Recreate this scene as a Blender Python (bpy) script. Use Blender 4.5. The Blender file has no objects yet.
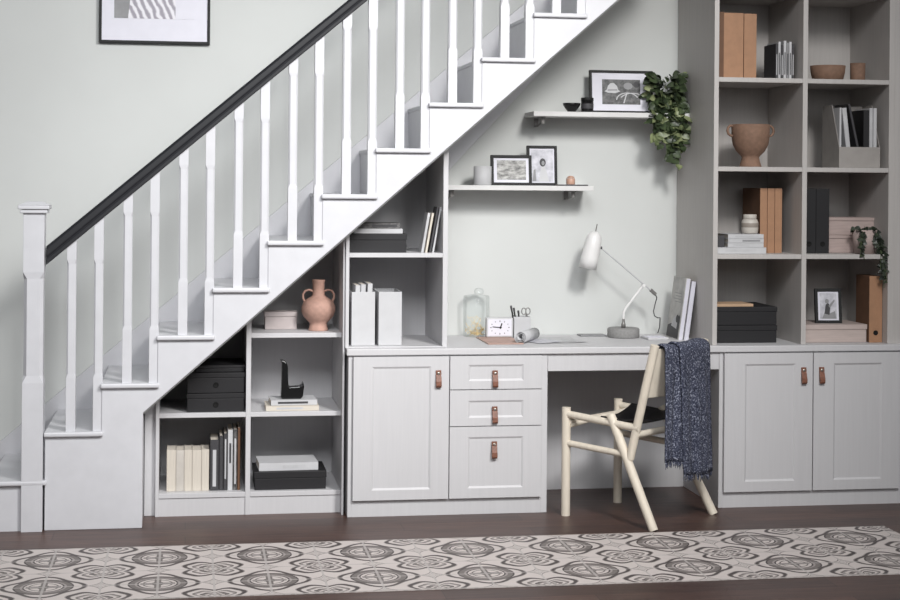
import bpy, math, random
from mathutils import Matrix, Vector, Euler
R = math.radians
PI = math.pi
col = bpy.context.scene.collection
rng = random.Random(7)

# ------------------------------------------------------------------ materials
def lin(c):
    return tuple(((v / 255.0) / 12.92 if v / 255.0 <= 0.04045 else (((v / 255.0) + 0.055) / 1.055) ** 2.4) for v in c) + (1.0,)

class NT:
    """small helper around a node tree"""
    def __init__(self, name):
        self.m = bpy.data.materials.new(name); self.m.use_nodes = True
        self.t = self.m.node_tree; self.b = self.t.nodes['Principled BSDF']
    def n(self, kind, **kw):
        o = self.t.nodes.new(kind)
        for k, v in kw.items(): setattr(o, k, v)
        return o
    def l(self, a, b): self.t.links.new(a, b)
    def math(self, op, a, b=None, c=None, clamp=False):
        o = self.n('ShaderNodeMath', operation=op, use_clamp=clamp)
        for i, v in enumerate((a, b, c)):
            if v is None: continue
            if isinstance(v, (int, float)): o.inputs[i].default_value = v
            else: self.l(v, o.inputs[i])
        return o.outputs[0]
    def ramp(self, fac, stops, interp='LINEAR'):
        o = self.n('ShaderNodeValToRGB'); o.color_ramp.interpolation = interp
        e = o.color_ramp.elements
        while len(e) < len(stops): e.new(0.5)
        for el, (p, c) in zip(e, stops): el.position = p; el.color = lin(c)
        self.l(fac, o.inputs[0]); return o.outputs[0]
    def coords(self, scale=(1, 1, 1), kind='Object'):
        tc = self.n('ShaderNodeTexCoord'); mp = self.n('ShaderNodeMapping'); mp.inputs['Scale'].default_value = scale
        self.l(tc.outputs[kind], mp.inputs[0]); return mp.outputs[0]
    def noise(self, vec, scale=5, detail=4, rough=0.5, dist=0.0):
        o = self.n('ShaderNodeTexNoise'); o.inputs['Scale'].default_value = scale; o.inputs['Detail'].default_value = detail
        o.inputs['Roughness'].default_value = rough; o.inputs['Distortion'].default_value = dist
        self.l(vec, o.inputs['Vector']); return o.outputs['Fac']
    def bump(self, h, strength=0.2, dist=0.01):
        o = self.n('ShaderNodeBump'); o.inputs['Strength'].default_value = strength; o.inputs['Distance'].default_value = dist
        self.l(h, o.inputs['Height']); self.l(o.outputs[0], self.b.inputs['Normal'])

def paint(name, c, rough=0.5, var=0.05, scale=(6, 6, 6), nscale=3, bump=0.0, metal=0.0):
    k = NT(name); v = k.coords(scale); f = k.noise(v, nscale, 5)
    lo = tuple(max(0, x * (1 - var)) for x in c); hi = tuple(min(255, x * (1 + var)) for x in c)
    k.l(k.ramp(f, [(0.3, lo), (0.7, hi)]), k.b.inputs['Base Color'])
    k.b.inputs['Roughness'].default_value = rough; k.b.inputs['Metallic'].default_value = metal
    if bump: k.bump(f, bump, 0.004)
    return k.m

M = {}
M['wall'] = paint('wall_paint', (203, 205, 203), 0.85, 0.012, (1, 1, 1), 2)
M['cab'] = paint('grey_paint', (200, 199, 201), 0.5, 0.009, (60, 60, 2.2), 1.6, 0.03)
M['case'] = paint('dimmed_warm_grey_paint', (186, 182, 179), 0.5, 0.02, (60, 60, 2.2), 1.6, 0.06)  # warm grey, darkened to stand in for weaker light on the bookcase
M['stair'] = paint('white_gloss_paint', (206, 206, 210), 0.42, 0.012, (8, 8, 8), 2, 0.03)
M['shelfwhite'] = paint('shelf_white', (214, 213, 212), 0.5, 0.015)
M['rail'] = paint('black_handrail_paint', (25, 26, 31), 0.6, 0.06, (30, 30, 30), 2)
M['black'] = paint('black_card', (24, 23, 26), 0.6, 0.08, (30, 30, 30), 3)
M['blackgloss'] = paint('black_glaze', (20, 20, 21), 0.25, 0.05)
M['blackframe'] = paint('black_frame_wood', (15, 15, 16), 0.65, 0.06)
M['hole'] = paint('dark_hole', (8, 8, 8), 0.9, 0.02)
M['seat'] = paint('black_leather', (26, 25, 28), 0.5, 0.12, (40, 40, 40), 4, 0.2)
M['white'] = paint('white_card', (194, 194, 196), 0.6, 0.015)
M['paper'] = paint('paper_pages', (206, 198, 186), 0.8, 0.04, (4, 4, 300), 2)
M['mount'] = paint('lilac_white_mount', (222, 221, 230), 0.7, 0.01)
M['pinkbox'] = paint('pale_pink_card', (197, 187, 186), 0.7, 0.03)
M['blush'] = paint('blush_box_wood', (178, 160, 155), 0.65, 0.05, (3, 30, 30), 3)
M['beige'] = paint('beige_lidded_box', (186, 171, 165), 0.65, 0.04, (3, 40, 40), 3)
M['terracotta'] = paint('matte_terracotta', (178, 142, 128), 0.75, 0.05, (18, 18, 18), 3, 0.1)
M['clay'] = paint('dark_clay', (130, 102, 85), 0.8, 0.06, (18, 18, 18), 3, 0.1)
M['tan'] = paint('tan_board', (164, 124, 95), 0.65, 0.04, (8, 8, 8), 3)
M['brown_tanshade'] = paint('brown_and_shaded_tan_board', (104, 74, 54), 0.7, 0.06)  # brown board; on the tan files it paints shade onto the sides
M['tancloth'] = paint('pale_tan_cover', (190, 160, 130), 0.7, 0.04)
M['stone'] = paint('stoneware', (196, 190, 182), 0.5, 0.04)
M['band'] = paint('stone_band', (150, 141, 132), 0.6, 0.04)
M['leather'] = paint('tan_leather_pull', (120, 76, 58), 0.5, 0.14, (40, 40, 40), 3, 0.2)
M['stud'] = paint('nickel_stud', (170, 160, 152), 0.3, 0.03, metal=0.8)
M['metal'] = paint('dull_steel', (128, 126, 124), 0.35, 0.05, metal=0.3)
M['concrete'] = paint('grey_concrete', (140, 139, 138), 0.85, 0.05, (30, 30, 30), 3, 0.1)
M['lampwhite'] = paint('lamp_enamel', (228, 227, 226), 0.3, 0.01)
M['dowel'] = paint('pale_ash_wood', (222, 212, 196), 0.5, 0.03, (20, 20, 4), 3)
M['grey'] = paint('grey_print', (140, 140, 142), 0.6, 0.06)
M['lgrey'] = paint('light_grey_print', (188, 188, 190), 0.6, 0.05)
M['dgrey'] = paint('dark_grey_print', (62, 61, 64), 0.6, 0.1, (30, 30, 30), 4)
M['taupe'] = paint('taupe_leather_book', (176, 146, 134), 0.6, 0.06)
M['greyfile'] = paint('grey_file_card', (158, 153, 149), 0.7, 0.03)
M['copper'] = paint('copper_blush', (196, 156, 136), 0.35, 0.04)
M['gold'] = paint('gold_wire', (236, 208, 152), 0.35, 0.05)
M['lilac'] = paint('lilac_white_spine', (205, 204, 214), 0.5, 0.02)
M['soil'] = paint('dark_soil', (45, 36, 30), 0.95, 0.2)

def flecks(name, base, lo, hi, sc):
    k = NT(name); v = k.coords((1, 1, 1))
    a = k.noise(v, sc, 2, 0.6); c = k.ramp(a, [(0.34, lo), (0.46, base), (0.54, base), (0.68, hi)])
    k.l(c, k.b.inputs['Base Color']); k.b.inputs['Roughness'].default_value = 0.95; k.bump(a, 0.7, 0.006); return k.m
M['scarf'] = flecks('navy_flecked_knit', (60, 64, 82), (24, 26, 42), (158, 162, 178), 135)

def leafmat(name, lo, hi):
    k = NT(name); v = k.coords((1, 1, 1)); f = k.noise(v, 22, 3)
    k.l(k.ramp(f, [(0.35, lo), (0.68, hi)]), k.b.inputs['Base Color']); k.b.inputs['Roughness'].default_value = 0.42; return k.m
M['leaf'] = leafmat('green_leaf', (32, 42, 28), (74, 88, 58))
M['leaf2'] = leafmat('pale_leaf', (88, 100, 66), (150, 158, 116))
M['leafdark'] = leafmat('dark_leaf', (30, 36, 30), (62, 70, 56))
M['stem'] = paint('green_stem', (70, 84, 50), 0.6, 0.1)

def glassmat(name):
    k = NT(name); t = k.n('ShaderNodeBsdfTransparent'); t.inputs[0].default_value = (0.97, 0.98, 0.98, 1)
    g = k.n('ShaderNodeBsdfGlossy'); g.inputs['Roughness'].default_value = 0.05
    lw = k.n('ShaderNodeLayerWeight'); lw.inputs['Blend'].default_value = 0.22
    mx = k.n('ShaderNodeMixShader'); k.l(k.math('MULTIPLY', lw.outputs['Fresnel'], 0.4), mx.inputs[0]); k.l(t.outputs[0], mx.inputs[1]); k.l(g.outputs[0], mx.inputs[2])
    out = [n for n in k.t.nodes if n.type == 'OUTPUT_MATERIAL'][0]; k.l(mx.outputs[0], out.inputs['Surface']); return k.m
M['glass'] = glassmat('clear_glass')

# floor: dark planks running along the wall
def floor_mat():
    k = NT('dark_wood_planks')
    br = k.n('ShaderNodeTexBrick'); br.offset = 0.37
    v = k.coords((1, 1, 1)); k.l(v, br.inputs['Vector'])
    for nm, val in (('Scale', 1.0), ('Mortar Size', 0.0016), ('Brick Width', 1.5), ('Row Height', 0.145), ('Mortar Smooth', 0.3)): br.inputs[nm].default_value = val
    br.inputs['Color1'].default_value = lin((104, 78, 69)); br.inputs['Color2'].default_value = lin((80, 60, 54)); br.inputs['Mortar'].default_value = lin((44, 33, 30))
    v2 = k.coords((1.2, 16, 1)); g = k.noise(v2, 3.2, 8, 0.62, 0.6)
    gr = k.ramp(g, [(0.3, (104, 102, 102)), (0.7, (255, 248, 244))])
    mx = k.n('ShaderNodeMix', data_type='RGBA', blend_type='MULTIPLY'); mx.inputs['Factor'].default_value = 0.75
    k.l(br.outputs['Color'], mx.inputs['A']); k.l(gr, mx.inputs['B']); k.l(mx.outputs['Result'], k.b.inputs['Base Color'])
    k.b.inputs['Roughness'].default_value = 0.42; k.bump(g, 0.15, 0.004); return k.m
M['floor'] = floor_mat()

# encaustic-tile pattern of the runner: medallions and flowers on a square lattice, 42 cm repeat
def tile_mat():
    k = NT('patterned_tile_print')
    tc = k.n('ShaderNodeTexCoord'); sp = k.n('ShaderNodeSeparateXYZ'); k.l(tc.outputs['Object'], sp.inputs[0])
    P = 0.418
    def cell(o, off):
        a = k.math('ADD', k.math('DIVIDE', o, P), off)
        return k.math('SUBTRACT', k.math('FRACT', a), 0.5)
    x, y = sp.outputs[0], sp.outputs[1]
    u, v = cell(x, 0.122), cell(y, 0.0)          # medallion centred at 0
    u2, v2 = cell(x, 0.622), cell(y, 0.5)        # flower centred half a repeat away
    def length(a, b): return k.math('SQRT', k.math('ADD', k.math('MULTIPLY', a, a), k.math('MULTIPLY', b, b)))
    d0, d1 = length(u, v), length(u2, v2)
    an0 = k.math('ARCTAN2', v, u); an1 = k.math('ARCTAN2', v2, u2)
    w0 = k.math('MULTIPLY', k.math('COSINE', k.math('MULTIPLY', an0, 4.0)), -0.04)
    w1 = k.math('MULTIPLY', k.math('COSINE', k.math('MULTIPLY', an1, 4.0)), 0.045)
    w2 = k.math('MULTIPLY', k.math('COSINE', k.math('MULTIPLY', an1, 8.0)), 0.018)
    e0 = k.math('ADD', d0, w0); e1 = k.math('ADD', k.math('ADD', d1, w1), w2)
    L, G, K, C, H = (206, 197, 193), (120, 113, 110), (78, 71, 70), (212, 204, 200), (160, 152, 149)
    ra = k.ramp(d0, [(0, C), (0.035, K), (0.055, C), (0.12, G), (0.135, C), (0.165, K), (0.18, H), (0.20, G), (0.25, K), (0.265, C), (1, L)], 'CONSTANT')
    rb = k.ramp(e0, [(0, L), (0.295, G), (0.305, K), (0.335, H), (0.345, L), (1, L)], 'CONSTANT')
    mxa = k.n('ShaderNodeMix', data_type='RGBA', blend_type='DARKEN'); mxa.inputs['Factor'].default_value = 1.0
    k.l(ra, mxa.inputs['A']); k.l(rb, mxa.inputs['B']); r0 = mxa.outputs['Result']
    r1 = k.ramp(e1, [(0, C), (0.02, G), (0.045, C), (0.07, G), (0.10, K), (0.115, C), (0.145, H), (0.165, G), (0.19, C), (0.238, G), (0.25, K), (0.282, H), (0.294, L), (1, L)], 'CONSTANT')
    mx = k.n('ShaderNodeMix', data_type='RGBA', blend_type='DARKEN'); mx.inputs['Factor'].default_value = 1.0
    k.l(r0, mx.inputs['A']); k.l(r1, mx.inputs['B'])
    # four-pointed stars half way between the medallions
    def star(a, b): return k.math('ADD', k.math('SQRT', k.math('ABSOLUTE', a)), k.math('SQRT', k.math('ABSOLUTE', b)))
    m = k.math('MINIMUM', star(u2, v), star(u, v2))
    r2 = k.ramp(m, [(0, C), (0.30, G), (0.335, L), (0.40, K), (0.445, L), (1, L)], 'CONSTANT')
    mx2 = k.n('ShaderNodeMix', data_type='RGBA', blend_type='DARKEN'); mx2.inputs['Factor'].default_value = 0.75
    k.l(mx.outputs['Result'], mx2.inputs['A']); k.l(r2, mx2.inputs['B'])
    # grout lines every half repeat
    def line(a): return k.math('LESS_THAN', k.math('ABSOLUTE', a), 0.011)
    inner = k.math('LESS_THAN', d0, 0.155)
    def near(a): return k.math('LESS_THAN', k.math('ABSOLUTE', a), 0.03)
    cross = k.math('MULTIPLY', inner, k.math('MAXIMUM', near(u), near(v)))
    mxc = k.n('ShaderNodeMix', data_type='RGBA'); k.l(cross, mxc.inputs['Factor']); k.l(mx2.outputs['Result'], mxc.inputs['A']); mxc.inputs['B'].default_value = lin(G); mx2 = mxc
    g = k.math('MAXIMUM', k.math('MAXIMUM', line(u), line(v)), k.math('MAXIMUM', line(u2), line(v2)))
    mx3 = k.n('ShaderNodeMix', data_type='RGBA'); k.l(k.math('MULTIPLY', g, 0.75), mx3.inputs['Factor'])
    k.l(mx2.outputs['Result'], mx3.inputs['A']); mx3.inputs['B'].default_value = lin((186, 180, 177))
    k.l(mx3.outputs['Result'], k.b.inputs['Base Color']); k.b.inputs['Roughness'].default_value = 0.6
    return k.m
M['tile'] = tile_mat()

def streak_mat():
    k = NT('feathered_photo_print'); v = k.coords((1, 1, 1))
    w = k.n('ShaderNodeTexWave', wave_type='BANDS', bands_direction='DIAGONAL'); w.inputs['Scale'].default_value = 14; w.inputs['Distortion'].default_value = 3.5
    w.inputs['Detail'].default_value = 3; w.inputs['Detail Scale'].default_value = 1.2
    mp = k.n('ShaderNodeMapping'); mp.inputs['Rotation'].default_value = (0, R(-20), 0); k.l(v, mp.inputs[0]); k.l(mp.outputs[0], w.inputs[0])
    k.l(k.ramp(w.outputs['Fac'], [(0.15, (150, 146, 156)), (0.5, (188, 184, 192)), (0.8, (226, 224, 230))]), k.b.inputs['Base Color']); return k.m
M['streak'] = streak_mat()
def grain_mat(name, lo, hi, sc, stretch=(1, 1, 1)):
    k = NT(name); v = k.coords(stretch); f = k.noise(v, sc, 6, 0.65)
    k.l(k.ramp(f, [(0.35, lo), (0.65, hi)]), k.b.inputs['Base Color']); k.b.inputs['Roughness'].default_value = 0.5; return k.m
M['landscape'] = grain_mat('hillside_photo_print', (84, 83, 82), (196, 195, 192), 22, (1, 1, 2.5))
M['foliagephoto'] = grain_mat('dark_garden_photo_print', (48, 48, 50), (110, 110, 110), 40)
M['mist'] = grain_mat('misty_photo_print', (168, 168, 176), (214, 213, 220), 18)
M['pattern'] = grain_mat('mottled_black_cover', (24, 24, 26), (120, 118, 118), 40, (1, 1, 3))
M['magcover'] = grain_mat('magazine_cover_print', (150, 148, 146), (196, 194, 190), 9, (1, 1, 1))

# ------------------------------------------------------------------ mesh building
class MB:
    def __init__(self): self.v = []; self.f = []; self.mi = []; self.sm = []
    def add(self, verts, faces, mi=0, smooth=False, T=None):
        b = len(self.v)
        for p in verts:
            p = Vector(p)
            self.v.append(tuple(T @ p) if T is not None else tuple(p))
        for f in faces: self.f.append(tuple(i + b for i in f)); self.mi.append(mi); self.sm.append(smooth)
        return self
    def box(self, x0, x1, y0, y1, z0, z1, mi=0, T=None):
        vs = [(x0, y0, z0), (x1, y0, z0), (x1, y1, z0), (x0, y1, z0), (x0, y0, z1), (x1, y0, z1), (x1, y1, z1), (x0, y1, z1)]
        return self.add(vs, [(0, 3, 2, 1), (4, 5, 6, 7), (0, 1, 5, 4), (1, 2, 6, 5), (2, 3, 7, 6), (3, 0, 4, 7)], mi, False, T)
    def prism_y(self, poly, y0, y1, mi=0, T=None):
        """poly in x,z (counter-clockwise seen from -y), extruded along y"""
        n = len(poly); vs = [(x, y0, z) for x, z in poly] + [(x, y1, z) for x, z in poly]
        fs = [tuple(range(n)), tuple(range(2 * n - 1, n - 1, -1))]
        for i in range(n):
            j = (i + 1) % n; fs.append((i, i + n, j + n, j))
        return self.add(vs, fs, mi, False, T)
    def prism_x(self, poly, x0, x1, mi=0, T=None):
        n = len(poly); vs = [(x0, y, z) for y, z in poly] + [(x1, y, z) for y, z in poly]
        fs = [tuple(range(n - 1, -1, -1)), tuple(range(n, 2 * n))]
        for i in range(n):
            j = (i + 1) % n; fs.append((i, j, j + n, i + n))
        return self.add(vs, fs, mi, False, T)
    def lathe(self, prof, c=(0, 0, 0), seg=32, mi=0, T=None):
        """prof: list of (r,z) from bottom to top; zero radii close the ends"""
        vs = []; fs = []; rings = []
        for r, z in prof:
            if r < 1e-6: rings.append([len(vs)]); vs.append((c[0], c[1], c[2] + z))
            else:
                rings.append(list(range(len(vs), len(vs) + seg)))
                vs += [(c[0] + r * math.cos(2 * PI * i / seg), c[1] + r * math.sin(2 * PI * i / seg), c[2] + z) for i in range(seg)]
        for a, b in zip(rings, rings[1:]):
            for i in range(seg):
                j = (i + 1) % seg
                if len(a) == 1 and len(b) == 1: continue
                if len(a) == 1: fs.append((a[0], b[j], b[i]))
                elif len(b) == 1: fs.append((a[i], a[j], b[0]))
                else: fs.append((a[i], a[j], b[j], b[i]))
        return self.add(vs, fs, mi, True, T)
    def tube(self, pts, rad, seg=10, mi=0, T=None, caps=True):
        pts = [Vector(p) for p in pts]; n = len(pts)
        if not isinstance(rad, (list, tuple)): rad = [rad] * n
        vs = []; fs = []; up = None
        for i, p in enumerate(pts):
            d = (pts[min(i + 1, n - 1)] - pts[max(i - 1, 0)]).normalized()
            if up is None:
                up = Vector((0, 0, 1)) if abs(d.z) < 0.9 else Vector((0, 1, 0))
            a = d.cross(up).normalized(); b = a.cross(d).normalized(); up = b
            for q in range(seg):
                t = 2 * PI * q / seg; vs.append(p + (a * math.cos(t) + b * math.sin(t)) * rad[i])
        for i in range(n - 1):
            for q in range(seg):
                r = (q + 1) % seg; fs.append((i * seg + q, i * seg + r, (i + 1) * seg + r, (i + 1) * seg + q))
        self.add(vs, fs, mi, True, T)
        if caps:
            self.add([vs[q] for q in range(seg)], [tuple(range(seg - 1, -1, -1))], mi, False, T)
            self.add([vs[(n - 1) * seg + q] for q in range(seg)], [tuple(range(seg))], mi, False, T)
        return self
    def poly(self, pts, mi=0, T=None): return self.add(pts, [tuple(range(len(pts)))], mi, False, T)

def mesh_obj(name, mb, mats, parent=None, bevel=0.0, off=(0, 0, 0), loc=None):
    me = bpy.data.meshes.new(name)
    me.from_pydata([(x - off[0], y - off[1], z - off[2]) for x, y, z in mb.v], [], mb.f)
    if not isinstance(mats, (list, tuple)): mats = [mats]
    for m in mats: me.materials.append(M[m])
    for p, mi, s in zip(me.polygons, mb.mi, mb.sm): p.material_index = mi; p.use_smooth = s
    me.update()
    o = bpy.data.objects.new(name, me); col.objects.link(o)
    if parent is not None: o.parent = parent
    if loc is not None: o.location = loc
    if bevel:
        b = o.modifiers.new('bevel', 'BEVEL'); b.width = bevel; b.segments = 2; b.limit_method = 'ANGLE'; b.angle_limit = R(40)
    return o

def tag(o, label, cat, group=None):
    o['label'] = label; o['category'] = cat
    if group: o['group'] = group
    return o
def thing(name, label, cat, loc=(0, 0, 0), rot=(0, 0, 0), group=None):
    o = bpy.data.objects.new(name, None); col.objects.link(o); o.empty_display_size = 0.05
    o.location = loc; o.rotation_euler = rot
    return tag(o, label, cat, group)
def structure(name, mb, mats, bevel=0.0):
    o = mesh_obj(name, mb, mats, None, bevel); o['kind'] = 'structure'; return o
def dup(root, label, loc, rot=None, group=None, scale=None):
    c = root.copy(); col.objects.link(c); c.location = loc; c['label'] = label
    if rot is not None: c.rotation_euler = rot
    if group: c['group'] = group
    if scale: c.scale = scale
    for ch in list(root.children):
        k = ch.copy(); col.objects.link(k); k.parent = c
        for g in list(ch.children):
            q = g.copy(); col.objects.link(q); q.parent = k
    return c

# ------------------------------------------------------------------ setting
WALL = 7.87
structure('floor', MB().box(-4.5, 6.5, 1.0, 8.2, -0.05, 0.0), 'floor')
structure('wall_back', MB().box(-4.5, 6.5, WALL, WALL + 0.12, 0.0, 3.6), 'wall')

# patterned runner on the floor
tag(mesh_obj('floor_runner', MB().box(-2.4, 1.66, -0.418, 0.418, 0.0, 0.004), 'tile', None, 0, loc=(1.414, 6.357, 0.0005)),
    'long runner with grey medallion tile pattern lying on the dark wood floor', 'floor runner')

# ------------------------------------------------------------------ staircase
S = 7.15; RUN, RISE = 0.2382, 0.2073; KMAX = 11
def nose(k): return -0.606 + RUN * k
def top(k): return 0.426 + RISE * k
def under(x): return 0.548 + 0.876 * (x + 0.134)
st = thing('staircase', 'white painted staircase with square balusters and black sloping handrail', 'staircase', (-0.65, 7.5, 0))
def sp(name, mb, m, parent=None, bevel=0.0):
    return mesh_obj(name, mb, m, parent or st, bevel, off=st.location if parent is None else parent_off(parent))
def parent_off(p):
    v = Vector(p.location)
    while p.parent is not None: p = p.parent; v += Vector(p.location)
    return v
poly = [(-0.186, 0.0), (-0.186, under(-0.186))]
xe = nose(KMAX) + RUN; poly.append((xe, under(xe))); poly.append((xe, top(KMAX) - 0.02))
for k in range(KMAX, -1, -1):
    poly.append((nose(k) + 0.005, top(k) - 0.02)); poly.append((nose(k) + 0.005, top(k - 1) - (0.0 if k else 0.0)))
poly[-1] = (nose(0) + 0.005, 0.0)
sp('outer_string', MB().prism_y(poly[::-1], S, S + 0.04), 'stair', None, 0.003)
sk = lambda x: 0.44 + 0.85 * (x + 0.675)
sp('wall_string', MB().prism_y([(-0.95, 0.0), (-0.19, 0.0), (xe, under(xe)), (xe, sk(xe)), (-0.95, sk(-0.95))], WALL - 0.025, WALL - 0.001), 'stair', None, 0.003)
sp('soffit', MB().prism_y([(-0.186, under(-0.186) - 0.012), (xe, under(xe) - 0.012), (xe, under(xe) - 0.002), (-0.186, under(-0.186) - 0.002)], S + 0.04, WALL - 0.03), 'wall')
sp('end_panel', MB().box(-0.2, -0.187, S + 0.04, WALL - 0.03, 0.0, 0.48), 'stair')
for k in range(-1, KMAX + 1):
    x0 = nose(k); yf = S - 0.02 if k >= 0 else S - 0.02
    sp('tread', MB().box(x0, x0 + 0.251, yf, WALL - 0.026, top(k) - 0.02, top(k)), 'stair', None, 0.006)
    sp('riser', MB().box(x0 + 0.006, x0 + 0.022, S + 0.002, WALL - 0.026, max(0, top(k - 1) if k > -1 else 0), top(k) - 0.02), 'stair')
sp('step_side', MB().box(nose(-1) + 0.006, -0.69, S + 0.004, S + 0.03, 0.0, top(-1) - 0.02), 'stair')
def sqprofile(zs, cx, cy):
    """square post with chamfered stages; zs = [(z, half, chamfer)], last ring may slope: z given as function of x"""
    mb = MB(); vs = []; n = len(zs)
    for z, h, c in zs:
        pts = [(-h + c, -h), (h - c, -h), (h, -h + c), (h, h - c), (h - c, h), (-h + c, h), (-h, h - c), (-h, -h + c)]
        for px, py in pts: vs.append((cx + px, cy + py, z(cx + px) if callable(z) else z))
    fs = [tuple(range(7, -1, -1)), tuple(range((n - 1) * 8, n * 8))]
    for i in range(n - 1):
        for q in range(8):
            r = (q + 1) % 8; fs.append((i * 8 + q, i * 8 + r, (i + 1) * 8 + r, (i + 1) * 8 + q))
    mb.add(vs, fs); return mb
def rail_bot(x): return 1.148 + 0.8516 * (x + 0.603)
def rail_top(x): return 1.229 + 0.845 * (x + 0.603)
BY = S + 0.026
for k in range(0, KMAX + 1):
    zt = top(k)
    for bx in (-0.495 + RUN * k, -0.384 + RUN * k + 0.004):
        if bx > 2.1: continue
        h = 0.0205
        sp('baluster', sqprofile([(zt - 0.001, h, 0.001), (zt + 0.232, h, 0.001), (zt + 0.25, h - 0.0012, 0.007), (zt + 0.728, h - 0.0012, 0.007), (zt + 0.746, h, 0.001), (lambda x: max(rail_bot(x) + 0.012, zt + 0.75), h, 0.001)], bx, BY), 'stair')
mb = MB()
x0, x1 = -0.603, 2.05
w = 0.031
sec = [(-w, 0.0), (-w, 0.25), (-w * 0.82, 0.33), (-w, 0.45), (-w, 0.8), (-w * 0.6, 1.0), (w * 0.6, 1.0), (w, 0.8), (w, 0.45), (w * 0.82, 0.33), (w, 0.25), (w, 0.0)]
vs = []
for x in (x0, x1):
    for dy, t in sec: vs.append((x, BY + dy, rail_bot(x) * (1 - t) + rail_top(x) * t))
n = len(sec); fs = [tuple(range(n)), tuple(range(2 * n - 1, n - 1, -1))]
for i in range(n): j = (i + 1) % n; fs.append((i, i + n, j + n, j))
mb.add(vs, fs); sp('handrail', mb, 'rail', None, 0.003)
nx = -0.6535
nw = sp('newel_post', sqprofile([(0.0, 0.0445, 0.001), (0.64, 0.0445, 0.001), (0.672, 0.041, 0.014), (1.09, 0.041, 0.014), (1.118, 0.0445, 0.001), (1.372, 0.0445, 0.001)], nx, BY), 'stair')
cap = MB().box(nx - 0.058, nx + 0.058, BY - 0.058, BY + 0.058, 1.372, 1.387)
cap.box(nx - 0.066, nx + 0.066, BY - 0.066, BY + 0.066, 1.389, 1.407)
cap.add([(nx - 0.066, BY - 0.066, 1.407), (nx + 0.066, BY - 0.066, 1.407), (nx + 0.066, BY + 0.066, 1.407), (nx - 0.066, BY + 0.066, 1.407), (nx - 0.03, BY - 0.03, 1.422), (nx + 0.03, BY - 0.03, 1.422), (nx + 0.03, BY + 0.03, 1.422), (nx - 0.03, BY + 0.03, 1.422)],
        [(0, 1, 5, 4), (1, 2, 6, 5), (2, 3, 7, 6), (3, 0, 4, 7), (4, 5, 6, 7)])
c = mesh_obj('post_cap', cap, 'stair', nw, 0.004, off=st.location)

# ------------------------------------------------------------------ shelf unit under the stairs (left)
L0 = 7.375; LB = 7.84
def clip(x): return under(x) - 0.018
su = thing('shelf_unit', 'grey open shelving unit built in beneath the low end of the stairs', 'shelving', (0.28, 7.6, 0))
def up(root, x0, x1, yf, yb, z0, ztop=None, name='side_panel', m='cab'):
    zl, zr = (clip(x0), clip(x1)) if ztop is None else (ztop, ztop)
    return mesh_obj(name, MB().prism_y([(x0, z0), (x1, z0), (x1, zr), (x0, zl)], yf, yb), m, root, 0.0015, off=root.location)
def shelf(root, x0, x1, yf, yb, z0, z1, name='shelf'):
    return mesh_obj(name, MB().box(x0, x1, yf, yb, z0, z1), 'cab', root, 0.0015, off=root.location)
up(su, -0.184, -0.136, L0 + 0.03, L0 + 0.05, 0.0, None, 'filler_panel')
up(su, -0.135, -0.119, L0, LB, 0.0)
up(su, 0.268, 0.290, L0, LB, 0.0, None, 'divider')
up(su, 0.701, 0.7105, L0 - 0.06, LB, 0.0, None)
shelf(su, -0.119, 0.268, L0 + 0.002, LB, 0.445, 0.466); shelf(su, -0.119, 0.268, L0 + 0.002, LB, 0.082, 0.104)
shelf(su, 0.290, 0.701, L0 + 0.002, LB, 0.804, 0.825); shelf(su, 0.290, 0.701, L0 + 0.002, LB, 0.445, 0.466); shelf(su, 0.290, 0.701, L0 + 0.002, LB, 0.082, 0.104)
mesh_obj('plinth', MB().box(-0.119, 0.268, L0 + 0.008, L0 + 0.026, 0, 0.082).box(0.29, 0.701, L0 + 0.008, L0 + 0.026, 0, 0.082), 'cab', su, 0, off=su.location)
mesh_obj('back_panel', MB().prism_y([(-0.135, 0.0), (0.7105, 0.0), (0.7105, clip(0.7105)), (-0.135, clip(-0.135))], LB, LB + 0.012), 'cab', su, 0, off=su.location)

# worktop
D = 7.265; WT = 0.762
wk = thing('worktop', 'long pale grey worktop forming the desk over the cabinets', 'worktop', (2.0, 7.5, 0.73))
XR = 3.46
mesh_obj('desk_slab', MB().box(0.714, XR, 7.25, WALL - 0.004, 0.732, WT), 'cab', wk, 0.004, off=wk.location)
mesh_obj('apron', MB().box(1.647, 2.469, D + 0.001, D + 0.022, 0.651, 0.731), 'cab', wk, 0.0015, off=wk.location)
mesh_obj('back_panel', MB().box(1.648, 2.469, 7.80, 7.815, 0.0, 0.731), 'cab', wk, 0, off=wk.location)

# base cabinets
def pull(mb_parent, x, ztop, off, long=True):
    """leather loop pull fixed by a stud at the top"""
    h = 0.078; w = 0.0125; y0 = D - 0.0225
    mb = MB()
    poly = [(y0 + 0.002, ztop), (y0 - 0.004, ztop), (y0 - 0.006, ztop - 0.02), (y0 - 0.017, ztop - 0.05), (y0 - 0.019, ztop - h + 0.008), (y0 - 0.012, ztop - h), (y0 - 0.004, ztop - h + 0.006),
            (y0 - 0.001, ztop - 0.045)]
    mb.prism_x(poly, x - w, x + w)
    T = Matrix.Translation((x, y0 - 0.0045, ztop - 0.014)) @ Matrix.Rotation(R(90), 4, 'X')
    mb.lathe([(0.0, -0.001), (0.0085, -0.001), (0.0085, 0.002), (0.005, 0.0045), (0, 0.005)], (0, 0, 0), 16, 1, T)
    T2 = Matrix.Translation((x, y0 - 0.0185, ztop - h + 0.016)) @ Matrix.Rotation(R(90), 4, 'X')
    return mesh_obj('handle', mb, ['leather', 'stud'], mb_parent, 0.002, off=off)
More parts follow.
